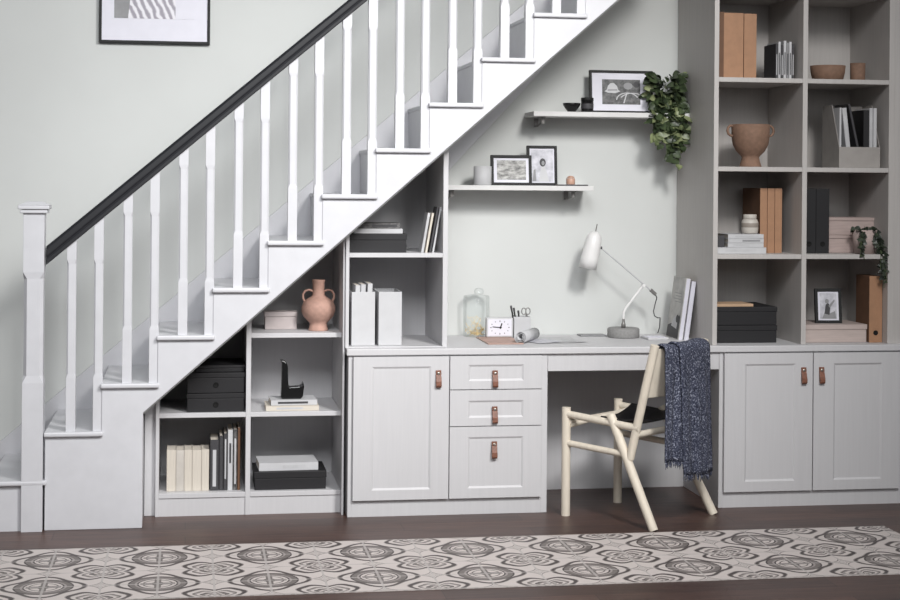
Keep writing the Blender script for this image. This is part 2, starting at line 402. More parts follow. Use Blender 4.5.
def shaker(root, name, x0, x1, z0, z1, fr, hx, hz):
    """front with a frame and a recessed panel"""
    mb = MB(); y0, y1 = D - 0.02, D - 0.001
    fx, fz = fr
    a = (x0 + fx[0], x1 - fx[1], z0 + fz[0], z1 - fz[1])
    mb.box(x0, a[0], y0, y1, z0, z1); mb.box(a[1], x1, y0, y1, z0, z1)
    mb.box(a[0], a[1], y0, y1, z0, a[2]); mb.box(a[0], a[1], y0, y1, a[3], z1)
    # sloped moulding into the recess
    s = 0.009; yr = y0 + 0.0055
    o = [(a[0], y0, a[2]), (a[1], y0, a[2]), (a[1], y0, a[3]), (a[0], y0, a[3])]
    i = [(a[0] + s, yr, a[2] + s), (a[1] - s, yr, a[2] + s), (a[1] - s, yr, a[3] - s), (a[0] + s, yr, a[3] - s)]
    mb.add(o + i, [(0, 1, 5, 4), (1, 2, 6, 5), (2, 3, 7, 6), (3, 0, 4, 7), (4, 5, 6, 7)])
    f = mesh_obj(name, mb, 'cab', root, 0, off=root.location)
    pull(f, hx, hz, root.location)
    return f
ca = thing('base_cabinet', 'grey base cabinet with one panelled door and three drawers left of the chair', 'cabinet', (1.18, 7.5, 0))
mesh_obj('carcass', MB().box(0.723, 0.741, D - 0.001, 7.84, 0.0, 0.731).box(1.617, 1.645, D - 0.001, 7.84, 0.0, 0.731).box(0.741, 1.617, D + 0.004, 7.84, 0.07, 0.731), 'cab', ca, 0.0015, off=ca.location)
mesh_obj('plinth', MB().box(0.741, 1.617, D - 0.0005, D + 0.018, 0.0, 0.074), 'cab', ca, 0.001, off=ca.location)
shaker(ca, 'door', 0.7445, 1.1815, 0.0775, 0.7265, ((0.085, 0.083), (0.045, 0.045)), 1.132, 0.664)
shaker(ca, 'drawer', 1.1865, 1.6135, 0.575, 0.7265, ((0.085, 0.085), (0.037, 0.04)), 1.394, 0.661)
shaker(ca, 'drawer', 1.1865, 1.6135, 0.4075, 0.571, ((0.085, 0.085), (0.037, 0.048)), 1.394, 0.496)
shaker(ca, 'drawer', 1.1865, 1.6135, 0.0775, 0.4035, ((0.085, 0.085), (0.045, 0.047)), 1.393, 0.336)
cb = thing('base_cabinet', 'grey base cabinet with a pair of panelled doors below the tall bookcase', 'cabinet', (2.95, 7.5, 0))
mesh_obj('carcass', MB().box(2.470, 2.487, D - 0.001, 7.84, 0.0, 0.731).box(3.366, XR, D - 0.001, 7.84, 0.0, 0.731).box(2.487, 3.366, D + 0.004, 7.84, 0.07, 0.731), 'cab', cb, 0.0015, off=cb.location)
mesh_obj('plinth', MB().box(2.487, 3.366, D - 0.0005, D + 0.018, 0.0, 0.073), 'cab', cb, 0.001, off=cb.location)
shaker(cb, 'door', 2.4905, 2.924, 0.0765, 0.7265, ((0.1, 0.085), (0.047, 0.05)), 2.878, 0.659)
shaker(cb, 'door', 2.929, 3.3625, 0.0765, 0.7265, ((0.1, 0.09), (0.047, 0.05)), 2.967, 0.659)

# shelf unit standing on the worktop under the stairs
mu = thing('shelf_unit', 'grey two-shelf unit standing on the worktop below the stair slope', 'shelving', (0.945, 7.6, WT))
Mf = 7.30
up(mu, 0.711, 0.727, Mf, 7.84, WT, None); up(mu, 1.157, 1.180, Mf, 7.84, WT, None)
shelf(mu, 0.727, 1.157, Mf + 0.002, 7.84, 1.174, 1.194); shelf(mu, 0.727, 1.157, Mf + 0.004, 7.84, WT, WT + 0.005, 'base')
mesh_obj('back_panel', MB().prism_y([(0.711, WT), (1.18, WT), (1.18, clip(1.18)), (0.711, clip(0.711))], 7.84, 7.852), 'cab', mu, 0, off=mu.location)

# tall bookcase
bc = thing('bookcase', 'tall grey bookcase with two columns of open cells on the right', 'bookcase', (2.9, 7.5, WT))
Bf, Bb = 7.29, 7.76
for nm, x0, x1 in (('side_panel', 2.443, 2.466), ('divider', 2.882, 2.906), ('side_panel', 3.317, 3.346)):
    mesh_obj(nm, MB().box(x0, x1, Bf, WALL - 0.005 if nm == 'side_panel' else Bb, WT, 2.78), 'case', bc, 0.0015, off=bc.location)
for x0, x1 in ((2.466, 2.882), (2.906, 3.317)):
    for z in (1.190, 1.604, 2.026, 2.445): mesh_obj('shelf', MB().box(x0, x1, Bf + 0.002, Bb, z - 0.022, z), 'case', bc, 0.0015, off=bc.location)
    mesh_obj('top_panel', MB().box(x0, x1, Bf + 0.002, Bb, 2.758, 2.78), 'case', bc, 0, off=bc.location)
mesh_obj('back_panel', MB().box(2.466, 3.317, Bb, Bb + 0.012, WT, 2.78), 'case', bc, 0, off=bc.location)
mesh_obj('filler_panel', MB().box(3.347, XR, Bf + 0.004, Bf + 0.024, WT, 2.78), 'case', bc, 0, off=bc.location)

# floating wall shelves with metal brackets
def wall_shelf(label, x0, x1, z, bxs):
    w = thing('wall_shelf', label, 'shelf', ((x0 + x1) / 2, 7.76, z))
    mesh_obj('shelf_board', MB().box(x0, x1, 7.66, WALL - 0.001, z - 0.024, z), 'shelfwhite', w, 0.002, off=w.location)
    for bx in bxs:
        mb = MB().box(bx - 0.011, bx + 0.011, 7.70, 7.868, z - 0.029, z - 0.025)
        mb.box(bx - 0.011, bx + 0.011, 7.863, 7.868, z - 0.07, z - 0.029)
        mb.tube([(bx, 7.866, z - 0.066), (bx, 7.80, z - 0.062), (bx, 7.74, z - 0.052), (bx, 7.715, z - 0.031)], 0.004, 8)
        mb.tube([(bx, 7.712, z - 0.030), (bx, 7.712, z - 0.058)], 0.0105, 14)
        mesh_obj('bracket', mb, 'metal', w, 0, off=w.location)
    return w
wall_shelf('lower white wall shelf carrying two black picture frames', 1.181, 1.958, 1.506, (1.262, 1.868))
wall_shelf('upper white wall shelf carrying the wide picture frame and plant', 1.655, 2.442, 1.868, (1.712, 2.33))

# ------------------------------------------------------------------ reusable small things
def lidded_box(name, label, x, y, z, w, d, h, lid, mat, rot=0, group=None, cat='box', hole=None, over=0.003):
    t = thing(name, label, cat, (x, y, z), (0, 0, rot), group)
    mesh_obj('box_body', MB().box(-w / 2, w / 2, 0, d, 0, h - lid - 0.001), mat, t, 0.002)
    mesh_obj('lid', MB().box(-w / 2 - over, w / 2 + over, -over, d + over, h - lid, h), mat, t, 0.002)
    if hole is not None:
        T = Matrix.Translation((hole[0], -0.0005, hole[1])) @ Matrix.Rotation(R(90), 4, 'X')
        mesh_obj('finger_hole', MB().lathe([(0, -0.002), (0.013, -0.002), (0.013, 0.0015), (0.010, 0.002), (0.009, 0.0006), (0, 0.0006)], (0, 0, 0), 20, 0, T), 'hole', t)
    return t
def book(label, w, d, t, cover, loc, rot=(0, 0, 0), group=None, cat='book', name='book', soft=False, pages='paper', mark=None):
    """lying flat: spine along the front (y=0), width w, depth d, thickness t"""
    o = thing(name, label, cat, loc, rot, group)
    c = min(0.0025, t * 0.16)
    mb = MB().box(-w / 2, w / 2, 0, d, 0, c).box(-w / 2, w / 2, 0, d, t - c, t).box(-w / 2, w / 2, 0, c, c, t - c)
    mesh_obj('cover', mb, cover, o, 0.0008)
    e = 0.001 if soft else 0.003
    mesh_obj('pages', MB().box(-w / 2 + e, w / 2 - e, c + 0.0002, d - e, c + 0.0002, t - c - 0.0002), pages, o)
    if mark:
        mesh_obj('spine_title', MB().box(-w * mark[0], w * mark[1], -0.0006, 0, t * 0.3, t * 0.7), mark[2], o)
    return o
def standing(label, th, d, h, cover, x, y, z, lean=0.0, group=None, cat='book', name='book', mark=None, soft=False, yaw=0):
    """a book on its foot, spine to the front; x is the left edge of the foot"""
    # flat local x -> up ; local z -> -x
    o = book(label, h, d, th, cover, (0, 0, 0), (0, 0, 0), group, cat, name, soft, 'paper', mark)
    Rm = Matrix.Rotation(lean, 4, 'Y') @ Matrix.Rotation(R(-90), 4, 'Y')
    # local (xl,yl,zl) -> (-zl, yl, xl): foot at xl=-h/2
    o.matrix_world = Matrix.Translation((x, y, z)) @ Matrix.Rotation(yaw, 4, 'Z') @ Matrix.Rotation(lean, 4, 'Y') @ Matrix.Translation((th, 0, h / 2)) @ Matrix.Rotation(R(-90), 4, 'Y')
    return o
def binder(label, x, y, z, w, d, h, mat, group=None, ring=True, cat='binder', hole_z=0.045, name='box_file', side=None):
    t = thing(name, label, cat, (x + w / 2, y, z), (0, 0, 0), group)
    mesh_obj('case', MB().box(-w / 2, w / 2, 0.002, d, 0, h), side or mat, t, 0.002)  # side colour carries painted shade on the tan files
    mesh_obj('spine', MB().box(-w / 2, w / 2, 0, 0.0018, 0, h), mat, t, 0.0006)
    if ring:
        T = Matrix.Translation((0, -0.0005, hole_z)) @ Matrix.Rotation(R(90), 4, 'X')
        mesh_obj('finger_hole', MB().lathe([(0, -0.002), (0.012, -0.002), (0.012, 0.0015), (0.0095, 0.002), (0.0085, 0.0006), (0, 0.0006)], (0, 0, 0), 20, 0, T), 'hole', t)
    return t
def picture(label, x, y, z, w, h, b, mount_in, photo, lean=8, yaw=0, name='picture_frame', deep=0.018, art=None, artmats=(), frame_m='blackframe', hang=False):
    """upright picture facing -y; photo=(x0,x1,z0,z1) in frame fractions; art = list of (polygon in photo fractions, material index)"""
    t = thing(name, label, 'picture frame', (x, y, z), (R(-lean), 0, R(yaw)))
    mb = MB().box(-w / 2, -w / 2 + b, 0, deep, 0, h).box(w / 2 - b, w / 2, 0, deep, 0, h).box(-w / 2 + b, w / 2 - b, 0, deep, 0, b).box(-w / 2 + b, w / 2 - b, 0, deep, h - b, h)
    mesh_obj('frame', mb, frame_m, t, 0.0012)
    mesh_obj('mount', MB().box(-w / 2 + b, w / 2 - b, 0.006, 0.010, b, h - b), 'mount', t)
    x0, x1, z0, z1 = -w / 2 + photo[0] * w, -w / 2 + photo[1] * w, photo[2] * h, photo[3] * h
    mb = MB().box(x0, x1, 0.0048, 0.006, z0, z1)
    if art:
        for i, (pl, mi) in enumerate(art):
            yy = 0.0046 - 0.00008 * i
            mb.poly([(x0 + px * (x1 - x0), yy, z0 + pz * (z1 - z0)) for px, pz in pl], mi)
    mesh_obj('photo', mb, list(artmats), t)
    return t
def ell(cx, cz, rx, rz, n=18, a0=0, a1=360):
    return [(cx + rx * math.cos(R(a0 + (a1 - a0) * i / n)), cz + rz * math.sin(R(a0 + (a1 - a0) * i / n))) for i in range(n + (0 if a1 - a0 == 360 else 1))]
def arcband(cx, cz, r0, r1, a0, a1, n=14, asp=1.0):
    o = [(cx + r1 * math.cos(R(a0 + (a1 - a0) * i / n)) * asp, cz + r1 * math.sin(R(a0 + (a1 - a0) * i / n))) for i in range(n + 1)]
    return o + [(cx + r0 * math.cos(R(a0 + (a1 - a0) * i / n)) * asp, cz + r0 * math.sin(R(a0 + (a1 - a0) * i / n))) for i in range(n, -1, -1)]

# ------------------------------------------------------------------ picture on the stair wall
picture('large black framed picture hanging high on the wall above the handrail', -0.163, WALL - 0.026, 2.172, 0.524, 0.70, 0.013, None, (0.135, 0.86, 0.17, 0.86), lean=0, deep=0.024,
        art=[([(0, 0), (0.17, 0), (0.20, 0.2), (0.12, 1), (0, 1)], 1), ([(0.76, 0), (1, 0), (1, 1), (0.76, 1)], 2)], artmats=('streak', 'grey', 'mount'))

# ------------------------------------------------------------------ left unit contents
for z, h, lb in ((0.466, 0.084, 'lower black drawer box with round finger hole under the stairs'), (0.552, 0.092, 'upper black drawer box of the stacked pair under the stairs')):
    lidded_box('storage_box', lb, 0.133, 7.40, z + 0.0005, 0.258, 0.33, h, 0.022, 'black', 0, 'stacked black drawer boxes', 'box', (0.0, h * 0.40))
lidded_box('storage_box', 'thin black box lying on top of the two drawer boxes', 0.150, 7.42, 0.6455, 0.22, 0.3, 0.03, 0.012, 'black')
x = -0.085
for i, (w_, lb) in enumerate(((0.042, 'cream book at the left end of the low row under the stairs'), (0.037, 'second cream book from the left in the low row'), (0.036, 'third cream book from the left in the low row'),
                              (0.042, 'fourth cream book from the left in the low row'), (0.034, 'fifth cream book, next to the black and white book'))):
    standing(lb, w_ - 0.001, 0.155, 0.188 - 0.002 * (i % 2), 'stone' if i in (1,) else 'paper', x, 7.425, 0.1045, 0, 'books on the low shelf under the stairs'); x += w_
for lb, th, h, cv, mk, d in (('black and white book beside the cream books', 0.040, 0.232, 'dgrey', (0.42, 0.30, 'white'), 0.2), ('thin dark book left of its twin in the low row', 0.018, 0.25, 'dgrey', None, 0.2),
                    ('thin dark book touching the white spined book', 0.017, 0.26, 'dgrey', (0.3, 0.4, 'lgrey'), 0.2), ('white spined book with a dark mark in the low row', 0.023, 0.275, 'white', (0.05, 0.28, 'dgrey'), 0.2),
                    ('grey patterned book between white and ochre books', 0.019, 0.278, 'pattern', (0.4, 0.35, 'lgrey'), 0.2), ('ochre brown book at the right end of the low row', 0.012, 0.285, 'brown_tanshade', None, 0.2)):
    standing(lb, th - 0.001, d, h, cv, x + 0.004, 7.425, 0.1045, 0, 'books on the low shelf under the stairs', mark=mk); x += th + 0.0015
lidded_box('storage_box', 'pale pink lidded box beside the terracotta vase', 0.434, 7.56, 0.8255, 0.148, 0.1, 0.082, 0.022, 'pinkbox')
# vase with two loop handles
def vase():
    t = thing('vase', 'terracotta vase with two loop handles beside the pale pink box', 'vase', (0.604, 7.50, 0.8255))
    pr = [(0, 0), (0.046, 0), (0.046, 0.004), (0.041, 0.022), (0.040, 0.034), (0.052, 0.047), (0.070, 0.066), (0.079, 0.090), (0.079, 0.110), (0.070, 0.132), (0.052, 0.148), (0.034, 0.158), (0.029, 0.165), (0.027, 0.19), (0.028, 0.22), (0.031, 0.232),
          (0.030, 0.236), (0.025, 0.233), (0.023, 0.2), (0.022, 0.165), (0, 0.16)]
    mesh_obj('body', MB().lathe(pr, (0, 0, 0), 40), 'terracotta', t)
    for s in (-1, 1):
        mesh_obj('handle', MB().tube([(s * 0.026, 0, 0.182), (s * 0.045, 0, 0.189), (s * 0.062, 0, 0.184), (s * 0.072, 0, 0.168), (s * 0.072, 0, 0.150), (s * 0.064, 0, 0.134)], 0.0055, 10), 'terracotta', t)
vase()
book('pale book, lower of the pair under the black sculpture', 0.243, 0.18, 0.023, 'paper', (0.481, 7.40, 0.4665), (0, 0, 0), 'books under the sculpture', mark=(0.3, 0.2, 'lgrey'))
book('pale book, upper of the pair touching the black sculpture', 0.212, 0.16, 0.024, 'white', (0.489, 7.41, 0.4905), (0, 0, R(2)), 'books under the sculpture', mark=(0.35, 0.3, 'dgrey'))
def sculpture():
    t = thing('sculpture', 'glossy black abstract bird sculpture standing on two pale books', 'sculpture', (0.482, 7.47, 0.515))
    mb = MB()
    prof = [(-0.051, 0.006), (-0.044, 0.0), (0.040, 0.0), (0.050, 0.012), (0.055, 0.058), (0.050, 0.078), (0.045, 0.064), (0.034, 0.057), (-0.010, 0.054), (-0.018, 0.062), (-0.021, 0.150), (-0.027, 0.168), (-0.042, 0.177),
            (-0.056, 0.178), (-0.047, 0.166), (-0.048, 0.10)]
    mb.prism_y(prof, -0.028, 0.028)
    mesh_obj('body', mb, 'blackgloss', t, 0.005)
sculpture()
lidded_box('storage_box', 'black lidded box on the bottom shelf beneath a white book', 0.475, 7.41, 0.1045, 0.325, 0.25, 0.083, 0.03, 'black')
book('white paperback lying on the black box on the bottom shelf', 0.272, 0.2, 0.036, 'white', (0.468, 7.43, 0.188), (0, 0, R(2)), None, mark=(0.1, 0.35, 'lgrey'))

# ------------------------------------------------------------------ unit on the worktop
def magazine_file(label, x, y, z, w, d, h, mat, group, cut=0.0, front=None):
    t = thing('magazine_file', label, 'magazine file', (x + w / 2, y, z), (0, 0, 0), group)
    th = 0.003; hf = front or h
    mb = MB().box(-w / 2, w / 2, 0, d, 0, th).box(-w / 2, w / 2, 0, th, th, hf).box(-w / 2, w / 2, d - th, d, th, h)
    for s in (-1, 1):
        xa, xb = (-w / 2, -w / 2 + th) if s < 0 else (w / 2 - th, w / 2)
        mb.prism_x([(th, th), (d - th, th), (d - th, h), (d * 0.45, h), (th, hf)], xa, xb)
    mesh_obj('file_body', mb, mat, t, 0.0008)
    return t
magazine_file('white magazine file with papers, the left of the pair on the worktop', 0.744, 7.345, WT + 0.006, 0.107, 0.25, 0.246, 'white', 'white magazine files')
magazine_file('empty white magazine file, the right of the pair on the worktop', 0.868, 7.345, WT + 0.006, 0.107, 0.25, 0.246, 'white', 'white magazine files')
for i, (dx, h, cv, lb) in enumerate(((0.010, 0.272, 'white', 'white papers at the left inside the left magazine file'), (0.035, 0.276, 'lgrey', 'grey magazine in the middle of the left magazine file'), (0.066, 0.28, 'white', 'white magazine at the right inside the left magazine file'))):
    standing(lb, 0.022, 0.20, h, cv, 0.744 + dx, 7.365, WT + 0.0095, R(2), 'papers in the left magazine file', 'magazine', 'magazine', soft=True)
lidded_box('storage_box', 'black lidded box on the shelf above the magazine files', 0.862, 7.36, 1.1945, 0.268, 0.24, 0.086, 0.029, 'black')
book('white book lying on the black box above the magazine files', 0.228, 0.19, 0.022, 'white', (0.866, 7.375, 1.281), (0, 0, 0), None, mark=(0.3, 0.05, 'lgrey'))
book('mottled black book, topmost on the pile under the stairs', 0.186, 0.17, 0.026, 'pattern', (0.875, 7.38, 1.3035), (0, 0, R(-3)), None, mark=(0.2, 0.42, 'dgrey'))
for i, (dx, h, th, cv, lb) in enumerate(((0.0, 0.186, 0.012, 'lgrey', 'short white magazine, leftmost of the leaning row'), (0.019, 0.186, 0.010, 'paper', 'second short magazine in the leaning row'),
                                (0.038, 0.214, 0.009, 'dgrey', 'tall dark folder behind the magazines in the leaning row'), (0.052, 0.214, 0.008, 'white', 'tall thin magazine, rightmost of the leaning row'))):
    standing(lb, th, 0.10, h, cv, 1.064 + dx, 7.36, 1.1945, R(9.5), 'leaning magazines', 'magazine', 'magazine', soft=True)

# ------------------------------------------------------------------ lower wall shelf
SL = 1.5065
tag(mesh_obj('mug', MB().lathe([(0, 0), (0.040, 0), (0.0435, 0.003), (0.0435, 0.092), (0.041, 0.092), (0.040, 0.01), (0, 0.01)], (0, 0, 0), 32), 'white', None, 0, loc=(1.415, 7.715, SL)), 'white pot at the left end of the lower wall shelf', 'pot')
picture('black frame with a hillside photo on the lower wall shelf', 1.558, 7.705, SL, 0.203, 0.149, 0.014, None, (0.15, 0.86, 0.19, 0.83), lean=7, art=None, artmats=('landscape',))
picture('tall black frame with a photo of a dark-haired figure on the lower shelf', 1.722, 7.752, SL, 0.152, 0.198, 0.0135, None, (0.13, 0.87, 0.10, 0.9), lean=6,
        art=[([(0.36, 0), (0.82, 0), (0.72, 0.28), (0.62, 0.5), (0.48, 0.5), (0.42, 0.28)], 1), (ell(0.53, 0.60, 0.14, 0.13), 2), (ell(0.55, 0.58, 0.07, 0.07), 3), ([(0.08, 0.02), (0.24, 0.02), (0.2, 0.4), (0.12, 0.35)], 3)], artmats=('mist', 'white', 'dgrey', 'grey'))
book('thin grey tablet sized notebook lying beneath the copper jar', 0.15, 0.10, 0.006, 'dgrey', (1.862, 7.69, SL), (0, 0, 0), None, 'notebook', 'notebook', True)
jar = thing('jar', 'small copper jar standing on the lower wall shelf', 'jar', (1.862, 7.745, SL + 0.0065))
mesh_obj('jar_body', MB().lathe([(0, 0), (0.021, 0), (0.022, 0.003), (0.022, 0.026), (0.020, 0.030), (0, 0.031)], (0, 0, 0), 28), 'copper', jar)
mesh_obj('lid', MB().lathe([(0, 0.0315), (0.019, 0.0315), (0.018, 0.036), (0.008, 0.042), (0, 0.043)], (0, 0, 0), 28), 'copper', jar)

# ------------------------------------------------------------------ upper wall shelf
SU = 1.8685
tag(mesh_obj('bowl', MB().lathe([(0, 0), (0.020, 0), (0.022, 0.006), (0.032, 0.018), (0.042, 0.034), (0.044, 0.044), (0.041, 0.044), (0.036, 0.030), (0.022, 0.013), (0, 0.010)], (0, 0, 0), 32), 'blackgloss', None, 0, loc=(1.858, 7.72, SU)), 'small black footed bowl on the upper wall shelf', 'bowl')
cj = thing('candle_jar', 'black jar candle between the bowl and the wide frame', 'candle', (1.938, 7.725, SU))
mesh_obj('jar_body', MB().lathe([(0, 0), (0.029, 0), (0.0305, 0.003), (0.0305, 0.056), (0, 0.056)], (0, 0, 0), 28), 'blackgloss', cj)
mesh_obj('lid', MB().lathe([(0, 0.0565), (0.031, 0.0565), (0.031, 0.072), (0, 0.072)], (0, 0, 0), 28), 'blackframe', cj)
mesh_obj('jar_label', MB().lathe([(0.0309, 0.018), (0.0311, 0.0185), (0.0311, 0.042), (0.0309, 0.0425)], (0, 0, 0), 28), 'dgrey', cj)
hat = [([(0.06, 0.52), (0.16, 0.46), (0.34, 0.45), (0.48, 0.52), (0.42, 0.58), (0.39, 0.74), (0.30, 0.86), (0.22, 0.85), (0.15, 0.74), (0.12, 0.58)], 1), ([(0.15, 0.60), (0.39, 0.61), (0.40, 0.55), (0.14, 0.54)], 2),
       (arcband(0.66, 0.18, 0.27, 0.30, 20, 180), 1), (arcband(0.80, 0.10, 0.34, 0.37, 60, 150), 1), ([(0.55, 0.05), (0.58, 0.05), (0.66, 0.46), (0.63, 0.46)], 1), (ell(0.68, 0.74, 0.12, 0.14), 2), (ell(0.9, 0.8, 0.08, 0.12), 3)]
picture('wide black frame with a photo of a white hat on the upper shelf', 2.125, 7.765, SU, 0.325, 0.215, 0.0125, None, (0.20, 0.80, 0.21, 0.79), lean=5, art=hat, artmats=('foliagephoto', 'white', 'grey', 'dgrey'))

def leaf(mb, p, d, nrm, L, W, mi=0):
    d = d.normalized(); s = d.cross(nrm).normalized(); n = s.cross(d).normalized()
    outline = [(0, 0), (0.08, 0.32), (0.30, 0.50), (0.58, 0.40), (0.85, 0.16), (1.0, 0)]
    vs = []; 
    for t, wv in outline:
        bend = -0.22 * t * t * L
        c = p + d * (t * L) + n * bend
        vs += [c + s * (wv * W) + n * (0.10 * W), c, c - s * (wv * W) + n * (0.10 * W)]
    fs = []
    for i in range(len(outline) - 1):
        a = i * 3; b = a + 3
        fs += [(a, a + 1, b + 1, b), (a + 1, a + 2, b + 2, b + 1)]
    mb.add(vs, fs, mi, True)
def trailing_plant(name, label, loc, pot_r, pot_h, strands, mats, seed, pot_m, crown, nl, LW, pot_prof=None):
    r = random.Random(seed); t = thing(name, label, 'plant', loc)
    pr = pot_prof or [(0, 0), (pot_r * 0.75, 0), (pot_r, pot_h), (pot_r * 0.92, pot_h), (pot_r * 0.9, pot_h * 0.85), (0, pot_h * 0.85)]
    mesh_obj('pot', MB().lathe(pr, (0, 0, 0), 28), pot_m, t)
    mesh_obj('soil', MB().lathe([(0, pot_h * 0.86), (pot_r * 0.86, pot_h * 0.86), (0, pot_h * 0.9)], (0, 0, 0), 20), 'soil', t)
    lm = MB(); sm = MB()
    for (end, mid) in strands:
        p0 = Vector((r.uniform(-0.4, 0.4) * pot_r, r.uniform(-0.4, 0.4) * pot_r, pot_h)); p1 = Vector(mid); p2 = Vector(end); pts = []
        for i in range(9):
            q = i / 8; pts.append((p0 * (1 - q) + p1 * q) * (1 - q) + (p1 * (1 - q) + p2 * q) * q)
        sm.tube(pts, 0.0016, 5)
        n = max(4, int((p2 - p0).length / 0.017))
        for i in range(n):
            q = 0.12 + 0.88 * i / n; p = (p0 * (1 - q) + p1 * q) * (1 - q) + (p1 * (1 - q) + p2 * q) * q
            a = r.uniform(0, 2 * PI); d = Vector((math.cos(a), math.sin(a) * 0.7 - 0.35, r.uniform(-1.0, 0.15)))
            L = r.uniform(*LW); leaf(lm, p, d, Vector((r.uniform(-.8, .8), -1, r.uniform(-0.3, 1))), L, L * 0.8, 1 if r.random() < 0.22 + 0.5 * max(0, q - 0.5) else 0)
    for i in range(nl):
        a = r.uniform(0, 2 * PI); e = r.uniform(-0.1, 1); rr = r.uniform(0.4, 1)
        p = Vector((math.cos(a) * crown[0] * rr, math.sin(a) * crown[1] * rr, pot_h + e * crown[2])) + Vector(crown[3])
        d = Vector((math.cos(a), math.sin(a) * 0.8 - 0.3, r.uniform(-0.7, 0.35))); L = r.uniform(*LW)
        leaf(lm, p, d, Vector((r.uniform(-.7, .7), -0.7, r.uniform(-0.1, 1))), L, L * 0.8, 1 if r.random() < 0.12 else 0)
    mesh_obj('stems', sm, 'stem', t); mesh_obj('foliage', lm, list(mats), t)
    return t
r = random.Random(3); strands = []
for i in range(30):
    a = r.uniform(-1, 1); dep = r.uniform(0.03, 0.27) * (1.0 - 0.35 * abs(a))
    strands.append(((a * 0.085 + 0.01, -0.10 + r.uniform(-0.03, 0.03), -dep), (a * 0.10, -0.11 + r.uniform(-0.02, 0.02), 0.10)))
strands.append(((0.055, -0.10, -0.285), (0.05, -0.12, 0.09))); strands.append(((0.03, -0.10, -0.25), (0.02, -0.12, 0.09)))
trailing_plant('trailing_plant', 'trailing green pothos plant hanging over the right end of the upper shelf', (2.335, 7.765, SU), 0.055, 0.085, strands, ('leaf', 'leaf2'), 11, 'concrete', (0.085, 0.06, 0.11, (-0.0, -0.035, 0.0)), 120, (0.038, 0.06))

# ------------------------------------------------------------------ desk top
DT = WT + 0.0005
gv = thing('glass_bottle', 'clear glass bottle with a gold tangle inside at the left of the desk', 'bottle', (1.405, 7.80, DT))
mesh_obj('bottle_glass', MB().lathe([(0, 0), (0.061, 0), (0.064, 0.004), (0.064, 0.196), (0.060, 0.200), (0.026, 0.201), (0.024, 0.206)], (0, 0, 0), 40), 'glass', gv)
mesh_obj('stopper', MB().lathe([(0.018, 0.207), (0.022, 0.212), (0.024, 0.222), (0.018, 0.234), (0, 0.238)], (0.012, 0, 0), 24), 'glass', gv)
mb = MB(); r = random.Random(5)
for i in range(46):
    pts = []
    a = r.uniform(0, 2 * PI); rr = r.uniform(0.005, 0.05)
    p = Vector((rr * math.cos(a), rr * math.sin(a), 0.008 + abs(r.gauss(0, 1)) * 0.034))
    for q in range(4):
        pts.append(p.copy()); p = p + Vector((r.uniform(-.022, .022), r.uniform(-.022, .022), r.uniform(-.02, .022)))
        h = math.hypot(p.x, p.y)
        if h > 0.054: p.x *= 0.054 / h; p.y *= 0.054 / h
        p.z = min(max(p.z, 0.009), 0.14)
    mb.tube(pts, 0.0011, 5)
go = thing('wire_tangle', 'tangle of gold wire filling the glass bottle', 'ornament', (1.405, 7.80, DT))
mesh_obj('wire', mb, 'gold', go)
ck = thing('clock', 'small white square desk clock with black hands', 'clock', (1.502, 7.69, DT + 0.0055))
mesh_obj('clock_case', MB().box(-0.0655, 0.0655, 0, 0.04, 0, 0.094), 'white', ck, 0.004)
mesh_obj('clock_face', MB().box(-0.058, 0.058, -0.0012, 0.0, 0.007, 0.087), 'mount', ck)
mb = MB()
for i in range(12):
    a = 2 * PI * i / 12; rx, rz = (0.047, 0.033); L = 0.006 if i % 3 == 0 else 0.0035
    T = Matrix.Translation((rx * math.sin(a), -0.0014, 0.047 + rz * math.cos(a))) @ Matrix.Rotation(a, 4, 'Y')
    mb.box(-0.0018, 0.0018, -0.0004, 0.0002, -L, 0.001, 0, T)
mesh_obj('hour_marks', mb, 'dgrey', ck)
for nm, a, L, wd in (('minute_hand', -85, 0.040, 0.0022), ('hour_hand', 18, 0.022, 0.003)):
    T = Matrix.Translation((0.003, -0.0022, 0.047)) @ Matrix.Rotation(R(a), 4, 'Y')
    mesh_obj(nm, MB().box(-wd, wd, -0.0004, 0.0004, -0.006, L, 0, T), 'blackframe', ck)
nb = book('taupe leather notebook lying flat under the clock', 0.17, 0.32, 0.005, 'taupe', (1.475, 7.40, DT), (0, 0, 0), None, 'notebook', 'notebook', True)
# pen cup with pens and scissors
pc = thing('pencil_cup', 'pale grey square pencil cup behind the rolled magazine', 'cup', (1.618, 7.745, DT))
mesh_obj('cup_body', MB().box(-0.041, 0.041, -0.036, 0.036, 0, 0.004).box(-0.041, 0.041, -0.036, -0.032, 0.004, 0.102).box(-0.041, 0.041, 0.032, 0.036, 0.004, 0.102).box(-0.041, -0.037, -0.032, 0.032, 0.004, 0.102).box(0.037, 0.041, -0.032, 0.032, 0.004, 0.102), 'white', pc, 0.001)
for i, (x, y, tx, lb) in enumerate(((-0.022, -0.008, -0.052, 'black pen leaning furthest left in the pencil cup'), (-0.012, 0.010, -0.034, 'middle black pen in the pencil cup'), (-0.002, -0.004, -0.014, 'black pen nearest the scissors in the pencil cup'))):
    pn = thing('pen', lb, 'pen', (1.618 + x, 7.745 + y, DT + 0.0045), (0, 0, 0), 'pens in the cup')
    L = 0.150 - 0.012 * i; e = Vector((tx - x, 0.004, L))
    mesh_obj('barrel', MB().tube([(0, 0, 0.001), tuple(e * 0.86)], 0.0042, 10), 'blackframe', pn); mesh_obj('pen_cap', MB().tube([tuple(e * 0.865), tuple(e)], 0.005, 10), 'dgrey', pn)
sc = thing('scissors', 'steel scissors standing handles up in the pencil cup', 'scissors', (1.642, 7.745, DT + 0.0045))
